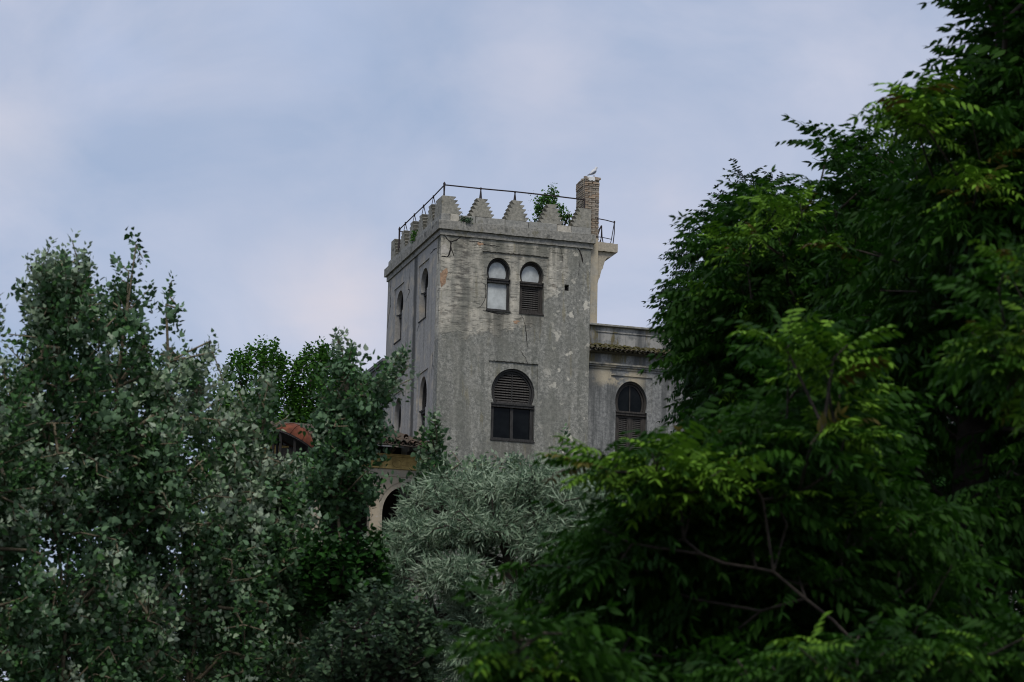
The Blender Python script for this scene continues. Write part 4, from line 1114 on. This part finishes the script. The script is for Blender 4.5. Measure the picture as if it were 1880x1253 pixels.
def grow(base, trunk, pts, rng, upward=.3, kpath=.25, r_tip=.004, r_max=.2, wob=.05):
    """join every leaf cluster to the nearest convenient point of the branch work; pipe-model radii"""
    nodes = [np.array(base, float)]; par = [-1]; plen = [0.0]
    def push(p, q):
        nodes.append(p); par.append(q); plen.append(plen[q] + float(np.linalg.norm(p - nodes[q]))); return len(nodes) - 1
    last = 0
    for w in trunk:
        a = nodes[last].copy(); w = np.array(w, float); k = max(2, int(np.linalg.norm(w - a) / .6))
        for i in range(1, k + 1):
            last = push(a + (w - a) * i / k + rng.normal(0, wob * .5, 3) * (i < k), last)
    order = np.argsort(np.linalg.norm(pts - nodes[last], axis=1)); ends = np.zeros(len(pts), int)
    buf = np.zeros((len(nodes) + len(pts) * 6, 3)); pl = np.zeros(len(buf)); buf[:len(nodes)] = nodes; pl[:len(nodes)] = plen; cnt = len(nodes)
    for j in order:
        c = pts[j]; d = c - buf[:cnt]; dist = np.linalg.norm(d, axis=1)
        hz = np.hypot(d[:, 0], d[:, 1]); pen = np.maximum(0, upward * hz - d[:, 2]) * 1.2
        b = int(np.argmin(dist + kpath * pl[:cnt] + pen)); a = buf[b].copy(); L_ = dist[b]
        k = int(min(5, max(1, L_ / .35))); last = b
        for i in range(1, k + 1):
            t = i / k; p = a + (c - a) * t; p[2] -= .12 * L_ * math.sin(math.pi * t) * (1 if upward > 0 else -1)
            if i < k: p = p + rng.normal(0, wob * min(1, L_), 3)
            last = push(p, last); buf[cnt] = p; pl[cnt] = plen[-1]; cnt += 1
        ends[j] = last
    n = len(nodes); cntv = np.zeros(n); cntv[ends] = 1
    for i in range(n - 1, 0, -1): cntv[par[i]] += cntv[i]
    rad = np.minimum(r_max, r_tip * np.sqrt(np.maximum(cntv, .6)))
    return np.array(nodes), par, rad, ends
def branch_mesh(name, nodes, par, rad, mat, sides=5, only=None):
    n = len(nodes); par = np.array(par); idx = np.arange(1, n) if only is None else np.array(only)
    if len(idx) == 0: return None
    a = nodes[par[idx]]; b = nodes[idx]; d = b - a; l = np.linalg.norm(d, axis=1, keepdims=True); d = d / np.maximum(l, 1e-6)
    a = a - d * rad[par[idx]][:, None] * .3
    ref = np.where(np.abs(d[:, 2:3]) < .9, np.array([[0, 0, 1.0]]), np.array([[1.0, 0, 0]])); x = np.cross(d, ref); x /= np.linalg.norm(x, axis=1, keepdims=True); y = np.cross(d, x)
    ra = np.minimum(rad[par[idx]], rad[idx] * 1.5)[:, None, None]; rb = rad[idx][:, None, None]
    an = 2 * np.pi * np.arange(sides) / sides; ring_ = np.cos(an)[None, :, None] * x[:, None] + np.sin(an)[None, :, None] * y[:, None]
    V = np.concatenate([a[:, None] + ring_ * ra, b[:, None] + ring_ * rb], 1).reshape(-1, 3)
    k = np.arange(sides); k2 = (k + 1) % sides
    f = np.concatenate([np.stack([k, k2, k2 + sides], 1), np.stack([k, k2 + sides, k + sides], 1)])
    F = (np.arange(len(idx))[:, None, None] * 2 * sides + f[None]).reshape(-1, 3)
    return tri_mesh(name, V, F, mat)

def emit_leaves(root, base, TPL, which, P, Rm, S, tint, mats, leafname='leaf', nparts=300, minpx=9, foliage='foliage', unit=1.0, ids=None):
    """the leaves that show largest become parts, the rest one mesh"""
    n = len(P); sel = np.zeros(n, bool)
    if nparts:
        px, py, w = project_many(P + Rm[:, 1] * (S * .5 * unit)[:, None]); size = S * unit * FPX / w
        ok = (px > 0) & (px < W_PX) & (py > 0) & (py < H_PX) & (size > minpx)
        cell = np.full((64, 96), -1); cd = np.full((64, 96), 1e9)
        ci = np.clip((py / H_PX * 64).astype(int), 0, 63); cj = np.clip((px / W_PX * 96).astype(int), 0, 95)
        order = np.argsort(w); k = 0; seen = {}
        cap = max(1, 1)
        for rnd_cap in (1, 2, 4, 8, 99):
            for i in order:
                if k >= nparts: break
                if not ok[i] or sel[i]: continue
                key = (ci[i], cj[i])
                if seen.get(key, 0) < rnd_cap:
                    seen[key] = seen.get(key, 0) + 1; sel[i] = True; k += 1
            if k >= nparts: break
    b = np.array(base, float)
    rest = ~sel; groups = {}
    mi = np.array([mats[w_] for w_ in which])
    outs = []
    for mname in set(mats.values()) if isinstance(mats, dict) else set(mats):
        parts_ = []
        for t in range(len(TPL)):
            q = rest & (which == t)
            if mats[t] != mname or not q.any(): continue
            tv, tf = TPL[t]; V = place(tv, P[q], Rm[q], S[q]); m = len(V)
            F = (np.arange(m)[:, None, None] * len(tv) + tf[None]).reshape(-1, 3)
            parts_.append((V.reshape(-1, 3) - b, F, np.repeat(tint[q], len(tv))))
        if not parts_: continue
        V, F, T = merge(parts_)
        o = link(foliage, tri_mesh(foliage, V, F, MAT[mname], T), root); o['kind'] = 'stuff'
    cache = {}
    for i in np.where(sel)[0]:
        t = int(which[i]); yg = int(min(3, tint[i] * 2)) if tint[i] > 1 else 0; key = (t, yg)
        if key not in cache:
            tv, tf = TPL[t]
            cache[key] = tri_mesh(leafname, tv, tf, MAT[mats[t]], np.full(len(tv), 0.0 if yg == 0 else (1.0 if yg == 2 else 1.3)), 1.0 if yg == 0 else .5)
        o = bpy.data.objects.new(leafname, cache[key]); COL.objects.link(o); o.parent = root
        Mx = Matrix.Identity(4); p = P[i] - b
        for a in range(3):
            for c in range(3): Mx[a][c] = Rm[i][c][a] * S[i]
            Mx[a][3] = p[a]
        o.matrix_basis = Mx
def project_many(P):
    v = P - CAM; w = v @ FW; return 940 + FPX * (v @ RT) / w, 626.5 - FPX * (v @ UP) / w, w

def tree_root(name, label, cat, base, group=None):
    o = empty(name, tuple(base)); tag(o, label, cat, group); return o
def wood(root, base, nodes, par, rad, mat, thick=.012):
    """trunk and limbs, and the thin twigs, as two parts"""
    nb_ = nodes - np.array(base); par = np.array(par)
    idx = np.arange(1, len(nodes)); th = rad[idx] >= thick
    me = branch_mesh('trunk', nb_, par, rad, MAT[mat], 7, idx[th])
    if me: link('trunk', me, root)
    me = branch_mesh('twigs', nb_, par, rad, MAT[mat], 4, idx[~th])
    if me:
        o = link('twigs', me, root); o['kind'] = 'stuff'

# leaf templates
PV, PF = t_poplar(); OVV, OVF = t_oval(); THV, THF = t_thin()
AIL = [compound(1, 8, .85, lf=.235), compound(2, 9, 1.05, curl=.62, lf=.23), compound(3, 8, .65, curl=.38, lf=.235), compound(4, 9, 1.2, curl=.55, lf=.24), compound(5, 7, .5, lf=.30, curl=.3)]
GROUP_T = 'trees of heaven on the right'

def ailanthus(name, label, poly, Y, ncl, depth, seed, trunk_px, leaf=(.42, .62), young=.06, per=(6, 9), mat='ail', bright=(), nparts=300, group=GROUP_T, wood_mat_='bark_dark', red=True, cat='tree', trunk_dy=.3, r_max=.16):
    rng = np.random.default_rng(seed)
    lm = (leaf[0] + leaf[1]) / 2
    pts, e = crown_points(poly, Y, ncl, depth, rng, inset=lm * .5, clump=6, cr=.30 * lm / .5, cz=.85); ex = []
    for (bx_, by_, br_) in bright:      # young sprays on the outside of the crown
        m_ = max(4, int(br_ / 9)); a_ = rng.uniform(0, 6.28, m_); r_ = br_ * np.sqrt(rng.random(m_))
        ex += [at(bx_ + r * math.cos(q), by_ + r * math.sin(q) * .6, Y - depth * rng.uniform(.55, 1.0)) for q, r in zip(a_, r_)]
    if ex: pts = np.concatenate([pts, np.array(ex)])
    ncl = len(pts); nex = len(ex)
    bx = at(*trunk_px[0], Y); base = np.array([bx[0], Y + trunk_dy, float(ground_z(bx[0], Y + trunk_dy))])
    tr = [at(x, y, Y + trunk_dy) for x, y in trunk_px[1:]]
    root = tree_root(name, label, cat, base, group)
    nodes, par, rad, ends = grow(base, tr, pts, rng, upward=.15, r_tip=.0055, r_max=r_max)
    wood(root, base, nodes, par, rad, wood_mat_)
    P = []; D = []; N = []; S = []; T = []
    cen = pts.mean(0)
    px, py, w = project_many(pts)
    for j in range(ncl):
        k = rng.integers(*per); pdir = pts[j] - nodes[par[ends[j]]]; pdir /= max(1e-6, np.linalg.norm(pdir))
        out = pts[j] - cen; out[2] *= .4; out /= max(1e-6, np.linalg.norm(out))
        yg = rng.random() < young or (j >= ncl - nex and rng.random() < .85)
        for (bx_, by_, br_) in bright:
            if (px[j] - bx_) ** 2 + (py[j] - by_) ** 2 < br_ ** 2 and pts[j][1] < Y + .1: yg = yg or rng.random() < .8
        for i in range(k):
            a = rng.uniform(0, 2 * np.pi)
            d = np.array([math.cos(a), math.sin(a), rng.uniform(-.45, .6)]) + out * .5 + pdir * .25
            P.append(pts[j] - pdir * .16 * rng.random()); D.append(d); N.append(np.array([0, 0, 1.0]) + rng.normal(0, .34, 3))
            S.append(rng.uniform(*leaf) * (.72 if yg else 1.0)); T.append(rng.uniform(1.25, 2.0) if yg and rng.random() < .75 else rng.random() * .9)
    P, D, N, S, T = map(np.array, (P, D, N, S, T))
    which = rng.integers(0, 4, len(P)); which[T > 1] = rng.choice([2, 4], (T > 1).sum())
    TPL = list(AIL); mats = {i: mat for i in range(5)}
    if red:
        TPL.append(AIL[4]); mats[5] = 'ail_red'; q = (T > 1) & (rng.random(len(P)) < .07); which[q] = 5; T[q] = rng.random(q.sum()) * .9
    emit_leaves(root, base, TPL, which, P, rotm(D, N), S, T, mats, nparts=nparts, minpx=20)

def leafy(name, label, poly, Y, ncl, depth, seed, trunk_px, tpl, mat, lsize, nper, slen, group=None, cat='tree', up=.6, spread=.9, wood_='bark', r_tip=.005, nparts=300, jitter=.5, tipmat=None, tipfrac=0.0, upward=.5, kpath=.25, upbias=1.0, minpx=8, droop=0.0, r_max=.16, lup=.5, inset=0.0, clump=0, cr=.25, cz=.8, tips=0, trunk_dy=.2, tpos=.45, axj=None):
    """tree or shrub whose twigs carry single leaves"""
    rng = np.random.default_rng(seed); tv, tf = tpl
    if isinstance(poly[0][0], tuple):
        pts = np.concatenate([crown_points(pl, Y + dy_, m_, dp_, rng, inset, clump, cr, cz, tips)[0] for pl, dy_, m_, dp_ in poly[1:]])
    else: pts, e = crown_points(poly, Y, ncl, depth, rng, inset, clump, cr, cz, tips)
    ncl = len(pts)
    bx = at(*trunk_px[0], Y); base = np.array([bx[0], Y + trunk_dy, float(ground_z(bx[0], Y + trunk_dy))])
    tr = [at(x, y, Y + trunk_dy) for x, y in trunk_px[1:]]
    root = tree_root(name, label, cat, base, group)
    nodes, par, rad, ends = grow(base, tr, pts, rng, upward=upward, kpath=kpath, r_tip=r_tip, r_max=r_max)
    wood(root, base, nodes, par, rad, wood_)
    cen = pts.mean(0); top = pts[:, 2] > np.quantile(pts[:, 2], .6)
    n = ncl * nper
    ax = pts - nodes[np.array(par)[ends]]; ax /= np.maximum(1e-6, np.linalg.norm(ax, axis=1, keepdims=True))
    ax = ax * .7 + np.array([0, 0, upbias]) + rng.normal(0, (jitter if axj is None else axj) * .5, (ncl, 3)); ax[:, 2] -= droop; ax /= np.linalg.norm(ax, axis=1, keepdims=True)
    A = np.repeat(ax, nper, 0); t = np.tile((np.arange(nper) + .5) / nper, ncl)
    sl = slen * rng.uniform(.7, 1.3, ncl); P0 = np.repeat(pts, nper, 0) + A * ((t - tpos) * np.repeat(sl, nper))[:, None]
    ang = np.tile(np.arange(nper) * 2.4, ncl) + rng.uniform(-.5, .5, n)
    ref = np.where(np.abs(A[:, 2:3]) < .9, np.array([[0, 0, 1.0]]), np.array([[1.0, 0, 0]])); U = np.cross(A, ref); U /= np.linalg.norm(U, axis=1, keepdims=True); Wv = np.cross(A, U)
    O = U * np.cos(ang)[:, None] + Wv * np.sin(ang)[:, None]
    D = O * spread + A * (lup * .4 + .7 * t[:, None] ** 2 * lup) + rng.normal(0, .28, (n, 3))
    N = A * .9 - O * .3 + rng.normal(0, jitter, (n, 3))
    P = P0 + O * .02 * (slen / .3)
    S = lsize * rng.uniform(.65, 1.2, n) * (1.0 - .35 * t ** 3)
    T = rng.random(n)
    which = np.zeros(n, int); TPL = [tpl]; mats = {0: mat}
    if tipmat:
        TPL.append(tpl); mats[1] = tipmat
        fld = .5 + .5 * np.sin(pts[:, 0] * 3.1 + 1.3 * np.sin(pts[:, 2] * 2.3 + seed)) * np.sin(pts[:, 2] * 2.7 + seed * .7)
        isT = np.repeat(rng.random(ncl) < tipfrac * np.where(top, 1.3, .8) * (fld * 2) ** 1.6, nper) & (t > .3); which[isT] = 1
    emit_leaves(root, base, TPL, which, P, rotm(D, N), S, T, mats, nparts=nparts, minpx=minpx)
    # twig stems inside the sprays
    return root

# ------------------------------------------------------------------ trees, far to near
GRN = 'green trees behind the dome'
leafy('green_tree', 'bright green small leaved tree behind the poplars, left of the dome', [(395, 720), (425, 655), (470, 640), (500, 632), (522, 655), (540, 720), (560, 800), (520, 900), (400, 900)], 102, 620, 2.6, 301, [(470, 1300), (470, 900), (470, 760)], (OVV, OVF), 'green', .19, 16, .7, GRN, wood_='bark_grey', minpx=6, r_tip=.008)
leafy('green_tree', 'bright green tree beyond the dome, standing between the poplars and tower', [(530, 700), (550, 650), (590, 640), (625, 655), (650, 700), (680, 760), (660, 880), (540, 880), (525, 780)], 102, 620, 2.6, 302, [(590, 1300), (590, 900), (590, 760)], (OVV, OVF), 'green', .19, 16, .7, GRN, wood_='bark_grey', minpx=6, r_tip=.008)
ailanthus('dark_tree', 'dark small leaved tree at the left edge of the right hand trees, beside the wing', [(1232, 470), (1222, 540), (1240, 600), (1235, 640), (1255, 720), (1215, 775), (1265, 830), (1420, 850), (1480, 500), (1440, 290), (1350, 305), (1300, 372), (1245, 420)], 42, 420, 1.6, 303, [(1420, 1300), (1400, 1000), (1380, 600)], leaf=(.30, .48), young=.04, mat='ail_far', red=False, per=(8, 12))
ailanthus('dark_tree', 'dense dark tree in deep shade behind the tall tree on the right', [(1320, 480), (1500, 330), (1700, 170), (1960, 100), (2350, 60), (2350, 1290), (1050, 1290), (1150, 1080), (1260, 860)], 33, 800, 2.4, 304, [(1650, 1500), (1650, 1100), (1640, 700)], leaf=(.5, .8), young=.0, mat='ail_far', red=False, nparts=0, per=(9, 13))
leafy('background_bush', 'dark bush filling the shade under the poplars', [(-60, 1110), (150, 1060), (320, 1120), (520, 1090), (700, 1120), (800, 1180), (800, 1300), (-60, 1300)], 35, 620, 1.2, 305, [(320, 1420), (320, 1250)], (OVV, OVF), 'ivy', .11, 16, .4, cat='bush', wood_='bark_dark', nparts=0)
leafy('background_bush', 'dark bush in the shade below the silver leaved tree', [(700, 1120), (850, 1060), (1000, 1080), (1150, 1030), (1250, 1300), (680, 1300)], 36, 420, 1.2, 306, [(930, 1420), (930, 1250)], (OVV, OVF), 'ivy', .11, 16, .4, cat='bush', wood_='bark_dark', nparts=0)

POP = 'white poplars on the left'
def poplar(label, poly, Y, ncl, seed, trunk_px, **k):
    a = dict(depth=1.1, tpl=(PV, PF), mat='poplar', lsize=.075, nper=24, slen=.46, spread=.68, lup=1.0, group=POP, tipmat='poplar_tip', tipfrac=.36, jitter=.5, kpath=.12, upward=.9, wood_='bark', r_tip=.0052, r_max=.019, upbias=.7, axj=.8, trunk_dy=-.2, inset=.09, clump=10, cr=.17, cz=1.7, tips=4, tpos=.8)
    a.update(k); d = a.pop('depth')
    return leafy('white_poplar', label, poly, Y, ncl, d, seed, trunk_px, **a)
poplar('white poplar shoots growing behind the silver leaved tree, below the wide tower window', [(755, 900), (775, 850), (800, 838), (830, 850), (870, 838), (905, 822), (950, 838), (990, 865), (1018, 850), (1025, 795), (1038, 782), (1050, 800), (1048, 845), (1080, 845), (1150, 862), (1185, 900), (1170, 990), (900, 1000), (760, 960)], 36, 290, 310, [(930, 1400), (930, 1000)], tipfrac=.85, lsize=.085)
poplar('slim white poplar shoot rising beside the porch at the corner of the tower', [(762, 870), (772, 800), (785, 768), (806, 768), (818, 790), (812, 840), (800, 890), (790, 930), (760, 930)], 33, 46, 311, [(770, 1400), (770, 1000), (785, 850)], tipfrac=.3, depth=.35)
OLV = [((0, 0),),
    ([(700, 985), (790, 930), (900, 900), (1040, 900), (1110, 960), (1110, 1100), (1000, 1200), (860, 1220), (800, 1150), (740, 1060)], 1.1, 330, .5),
    ([(735, 935), (765, 892), (800, 868), (850, 880), (900, 862), (940, 880), (985, 852), (1040, 862), (1088, 892), (1100, 940), (1020, 955), (940, 935), (860, 945), (790, 950)], .35, 400, .7),
    ([(672, 985), (720, 962), (790, 950), (860, 940), (930, 948), (940, 990), (860, 1000), (800, 1010), (740, 1022), (690, 1012)], 0, 260, .5),
    ([(930, 940), (1020, 930), (1085, 890), (1125, 910), (1130, 1000), (1112, 1040), (1040, 1030), (960, 1010)], -.2, 320, .5),
    ([(745, 1062), (790, 1040), (850, 1028), (900, 1040), (870, 1085), (800, 1090)], -.5, 130, .35),
    ([(690, 1030), (720, 1015), (760, 1030), (735, 1070), (700, 1070)], -.2, 50, .3),
    ([(830, 1120), (870, 1085), (930, 1080), (950, 1110), (900, 1150), (850, 1160)], -.3, 90, .35),
    ([(930, 1040), (1000, 1015), (1080, 1040), (1080, 1120), (1010, 1110), (950, 1090)], .3, 120, .4),
    ([(795, 1200), (840, 1165), (900, 1150), (930, 1190), (880, 1240), (820, 1240)], -.3, 90, .35)]
leafy('silver_olive_tree', 'silvery narrow leaved tree with drooping sprays in front of the tower', OLV, 31, 0, 1.3, 320, [(960, 1420), (950, 1200), (930, 1020)], (THV, THF), 'olive', .135, 26, .34, cat='tree', wood_='bark_dark', r_max=.05, upbias=-.15, droop=.3, jitter=.55, spread=.7, minpx=9, lup=1.3, upward=.1, clump=11, cr=.15, cz=.75)
poplar('white poplar standing furthest back, filling the gaps between the leaning stems', [(-70, 640), (30, 660), (60, 600), (150, 570), (210, 620), (270, 620), (300, 700), (390, 720), (430, 820), (560, 880), (590, 1000), (600, 1270), (180, 1270), (190, 1010), (120, 900), (40, 890), (30, 1010), (150, 1030), (160, 1270), (-70, 1270)], 32.5, 520, 318, [(260, 1400), (260, 1150), (230, 750)], trunk_dy=.4, depth=.9)
poplar('white poplar with two leaning stems standing left of the porch arches', [(566, 735), (588, 655), (612, 615), (640, 606), (655, 640), (655, 680), (690, 690), (725, 640), (745, 628), (757, 645), (742, 700), (705, 735), (700, 770), (698, 815), (668, 840), (672, 860), (704, 875), (702, 905), (650, 935), (640, 985), (600, 930), (560, 920), (545, 860), (560, 830), (585, 800)], 32, 520, 312, [(615, 1400), (625, 1000), (620, 850), (628, 640)], tipfrac=.26)
poplar('low rounded white poplar in front of the rust red dome', [(400, 800), (430, 720), (470, 690), (498, 670), (512, 700), (500, 770), (490, 830), (545, 820), (570, 850), (560, 900), (590, 950), (600, 1100), (620, 1270), (380, 1270)], 30, 640, 313, [(480, 1400), (480, 1150), (470, 800)])
poplar('white poplar with one separate upright leader standing against the sky', [(225, 780), (290, 610), (302, 545), (314, 500), (330, 505), (346, 545), (335, 600), (362, 625), (385, 608), (402, 650), (415, 690), (450, 800), (500, 1000), (500, 1270), (210, 1270)], 29, 620, 314, [(330, 1400), (360, 1150), (320, 900), (305, 560)])
poplar('tallest white poplar on the left with the highest narrow tip', [(170, 600), (203, 490), (215, 462), (238, 470), (246, 432), (262, 436), (270, 480), (266, 540), (290, 590), (325, 680), (345, 800), (350, 1000), (340, 1270), (110, 1270), (125, 800)], 28, 640, 315, [(220, 1400), (225, 1150), (205, 850), (250, 450)])
poplar('broad white poplar with several blunt tips near the left edge', [(28, 580), (45, 520), (58, 455), (75, 452), (88, 480), (105, 470), (120, 448), (140, 455), (158, 446), (172, 480), (192, 500), (215, 580), (235, 720), (240, 900), (230, 1270), (-30, 1270), (-20, 800)], 27, 700, 316, [(130, 1400), (120, 1150), (90, 850), (110, 480)])
poplar('white poplar cut off by the left edge of the photograph', [(-330, 600), (-180, 480), (-90, 560), (-20, 500), (8, 530), (24, 545), (30, 620), (70, 700), (90, 850), (100, 1050), (110, 1270), (-330, 1270)], 26, 900, 317, [(-130, 1400), (-120, 1100), (-110, 620)])
leafy('leafy_shrub', 'glossy green climbing shrub between the poplar stems and the silver leaved tree', [(560, 1000), (590, 975), (625, 985), (660, 985), (700, 1000), (712, 1060), (700, 1110), (640, 1130), (560, 1130)], 29, 170, .6, 330, [(630, 1400), (630, 1080)], (OVV, OVF), 'ivy', .10, 14, .28, cat='shrub', wood_='bark_dark')
leafy('leafy_shrub', 'rounded grey green shrub at the bottom left of the silver leaved tree', [(590, 1150), (640, 1110), (690, 1085), (740, 1095), (790, 1135), (812, 1190), (800, 1280), (560, 1280)], 26, 330, .8, 331, [(690, 1420), (690, 1220)], (OVV, OVF), 'shrub', .075, 16, .26, cat='shrub', wood_='bark_dark')

ailanthus('tree_of_heaven', 'broad tree of heaven whose leafy flank slopes down from the tall one to the wing', [(1600, 215), (1525, 240), (1490, 262), (1425, 275), (1440, 305), (1390, 330), (1335, 372), (1265, 418), (1275, 455), (1236, 480), (1258, 520), (1230, 545), (1270, 590), (1228, 622), (1255, 690), (1270, 740), (1320, 800), (1500, 900), (1700, 700), (1700, 300)], 26, 430, 1.8, 340, [(1560, 1500), (1560, 1100), (1520, 600)], leaf=(.40, .60), young=.02, bright=((1440, 390, 40), (1360, 440, 35)))
ailanthus('tree_of_heaven', 'tall tree of heaven reaching the top right corner', [(1700, -330), (1725, -60), (1765, 20), (1775, 70), (1752, 120), (1700, 150), (1655, 128), (1622, 138), (1645, 195), (1565, 206), (1575, 260), (1500, 300), (1500, 450), (1480, 640), (1500, 850), (1600, 1100), (2250, 1280), (2250, -330)], 22, 860, 1.9, 341, [(1760, 1550), (1760, 1100), (1790, 500), (1800, 120)], leaf=(.42, .64), young=.02, bright=((1700, 210, 55), (1660, 200, 35), (1780, 330, 45)))
ailanthus('tree_of_heaven', 'low spreading tree of heaven with yellow green young sprays before the wing', [(1200, 775), (1120, 815), (1030, 822), (1005, 870), (1010, 905), (1045, 955), (1020, 1000), (965, 1000), (905, 1062), (945, 1120), (1010, 1140), (1100, 1280), (1760, 1280), (1740, 950), (1660, 860), (1590, 620), (1510, 615), (1440, 640), (1400, 750), (1300, 790)], 18.5, 420, 1.5, 342, [(1600, 1700), (1570, 1180), (1530, 1140), (1420, 1050), (1330, 1035), (1255, 990)], trunk_dy=-1.0, r_max=.011, wood_mat_='bark_dark', leaf=(.36, .54), young=.03, bright=((1240, 870, 75), (1150, 850, 70), (1090, 860, 45), (1550, 650, 70), (1450, 640, 40), (1320, 880, 50), (1540, 800, 40)))
ailanthus('tree_of_heaven', 'near tree of heaven branch with pale leaflets at the right edge', [(1800, 440), (1850, 425), (1960, 420), (1960, 760), (1860, 740), (1800, 700), (1740, 690), (1760, 600), (1790, 560)], 15.5, 40, .6, 343, [(2020, 1800), (2010, 1100), (1960, 640)], leaf=(.34, .48), young=.6, per=(5, 7))
ailanthus('tree_of_heaven', 'young tree of heaven sapling at the bottom centre edge', [(868, 1205), (930, 1165), (985, 1125), (1040, 1140), (1090, 1165), (1120, 1210), (1130, 1290), (850, 1290)], 14, 34, .5, 344, [(1000, 1900), (1000, 1300), (1000, 1220)], leaf=(.32, .46), young=.22, per=(5, 7))
ailanthus('tree_of_heaven', 'low sapling of a tree of heaven in the bottom right corner', [(1260, 1290), (1300, 1190), (1400, 1160), (1520, 1130), (1600, 1120), (1680, 1160), (1800, 1130), (1960, 1100), (1960, 1290)], 15, 70, .6, 345, [(1620, 1900), (1620, 1280)], leaf=(.32, .48), young=.08, per=(5, 7))

# ------------------------------------------------------------------ plants on the tower
def roof_plant(name, label, pts_px, Yl, n, lsize, seed, cat, base_l, mat='green', nper=9, slen=.16, d=.25, nparts=120):
    rng = np.random.default_rng(seed); base = bw(*base_l)
    root = tree_root(name, label, cat, base)
    pts, e = crown_points(pts_px, Yl, n, d, rng); n = len(pts)
    nodes, par, rad, ends = grow(base, [base + np.array([0, 0, .1])], pts, rng, upward=.4, r_tip=.003, r_max=.03)
    wood(root, base, nodes, par, rad, 'bark_dark')
    m = n * nper; A = np.repeat(pts, nper, 0); P = A + rng.normal(0, slen * .45, (m, 3)); D = rng.normal(0, 1, (m, 3)); D[:, 2] += .3; N = rng.normal(0, .5, (m, 3)) + np.array([0, -.2, .8])
    emit_leaves(root, base, [(OVV, OVF)], np.zeros(m, int), P, rotm(D, N), lsize * rng.uniform(.6, 1.2, m), rng.random(m), {0: mat}, nparts=nparts, minpx=3)
YB = bw(4.3, 1.0, 0)[1]
roof_plant('rooftop_bush', 'green bush growing on the tower roof behind the battlements', [(978, 412), (985, 380), (990, 360), (1004, 352), (1010, 345), (1018, 355), (1024, 375), (1035, 385), (1045, 400), (1050, 414)], YB, 190, .10, 401, 'bush', (4.2, 1.0, 26.03), mat='green', d=.4)
roof_plant('rooftop_sapling', 'thin leafy shoot standing above the rooftop bush', [(1008, 346), (1012, 335), (1015, 338), (1018, 330), (1022, 344), (1020, 352), (1008, 352)], YB, 5, .06, 402, 'plant', (4.15, 1.05, 26.03), nper=5, slen=.12, d=.05)
roof_plant('rooftop_sapling', 'sparse small leaved shoots left of the rooftop bush', [(972, 372), (978, 358), (990, 352), (992, 375), (982, 390)], YB, 7, .05, 403, 'plant', (4.0, 1.0, 26.03), nper=5, slen=.2, d=.1)
roof_plant('grass_tuft', 'green grassy tuft growing from the front cornice near the corner', [(842, 404), (850, 399), (860, 401), (866, 406), (858, 413), (846, 410)], bw(.9, -.08, 0)[1], 36, .07, 404, 'plant', (.92, -.06, 26.07), mat='shrub', slen=.10, d=.05)
roof_plant('grass_tuft', 'green tuft growing among the battlements on the side wall', [(755, 440), (757, 428), (763, 425), (764, 438), (758, 447)], bw(.05, 3.5, 0)[1], 20, .08, 405, 'plant', (.05, 3.5, 26.07), mat='green', slen=.10, d=.1)
print('objects', len(SC.objects), 'bricks', nb)
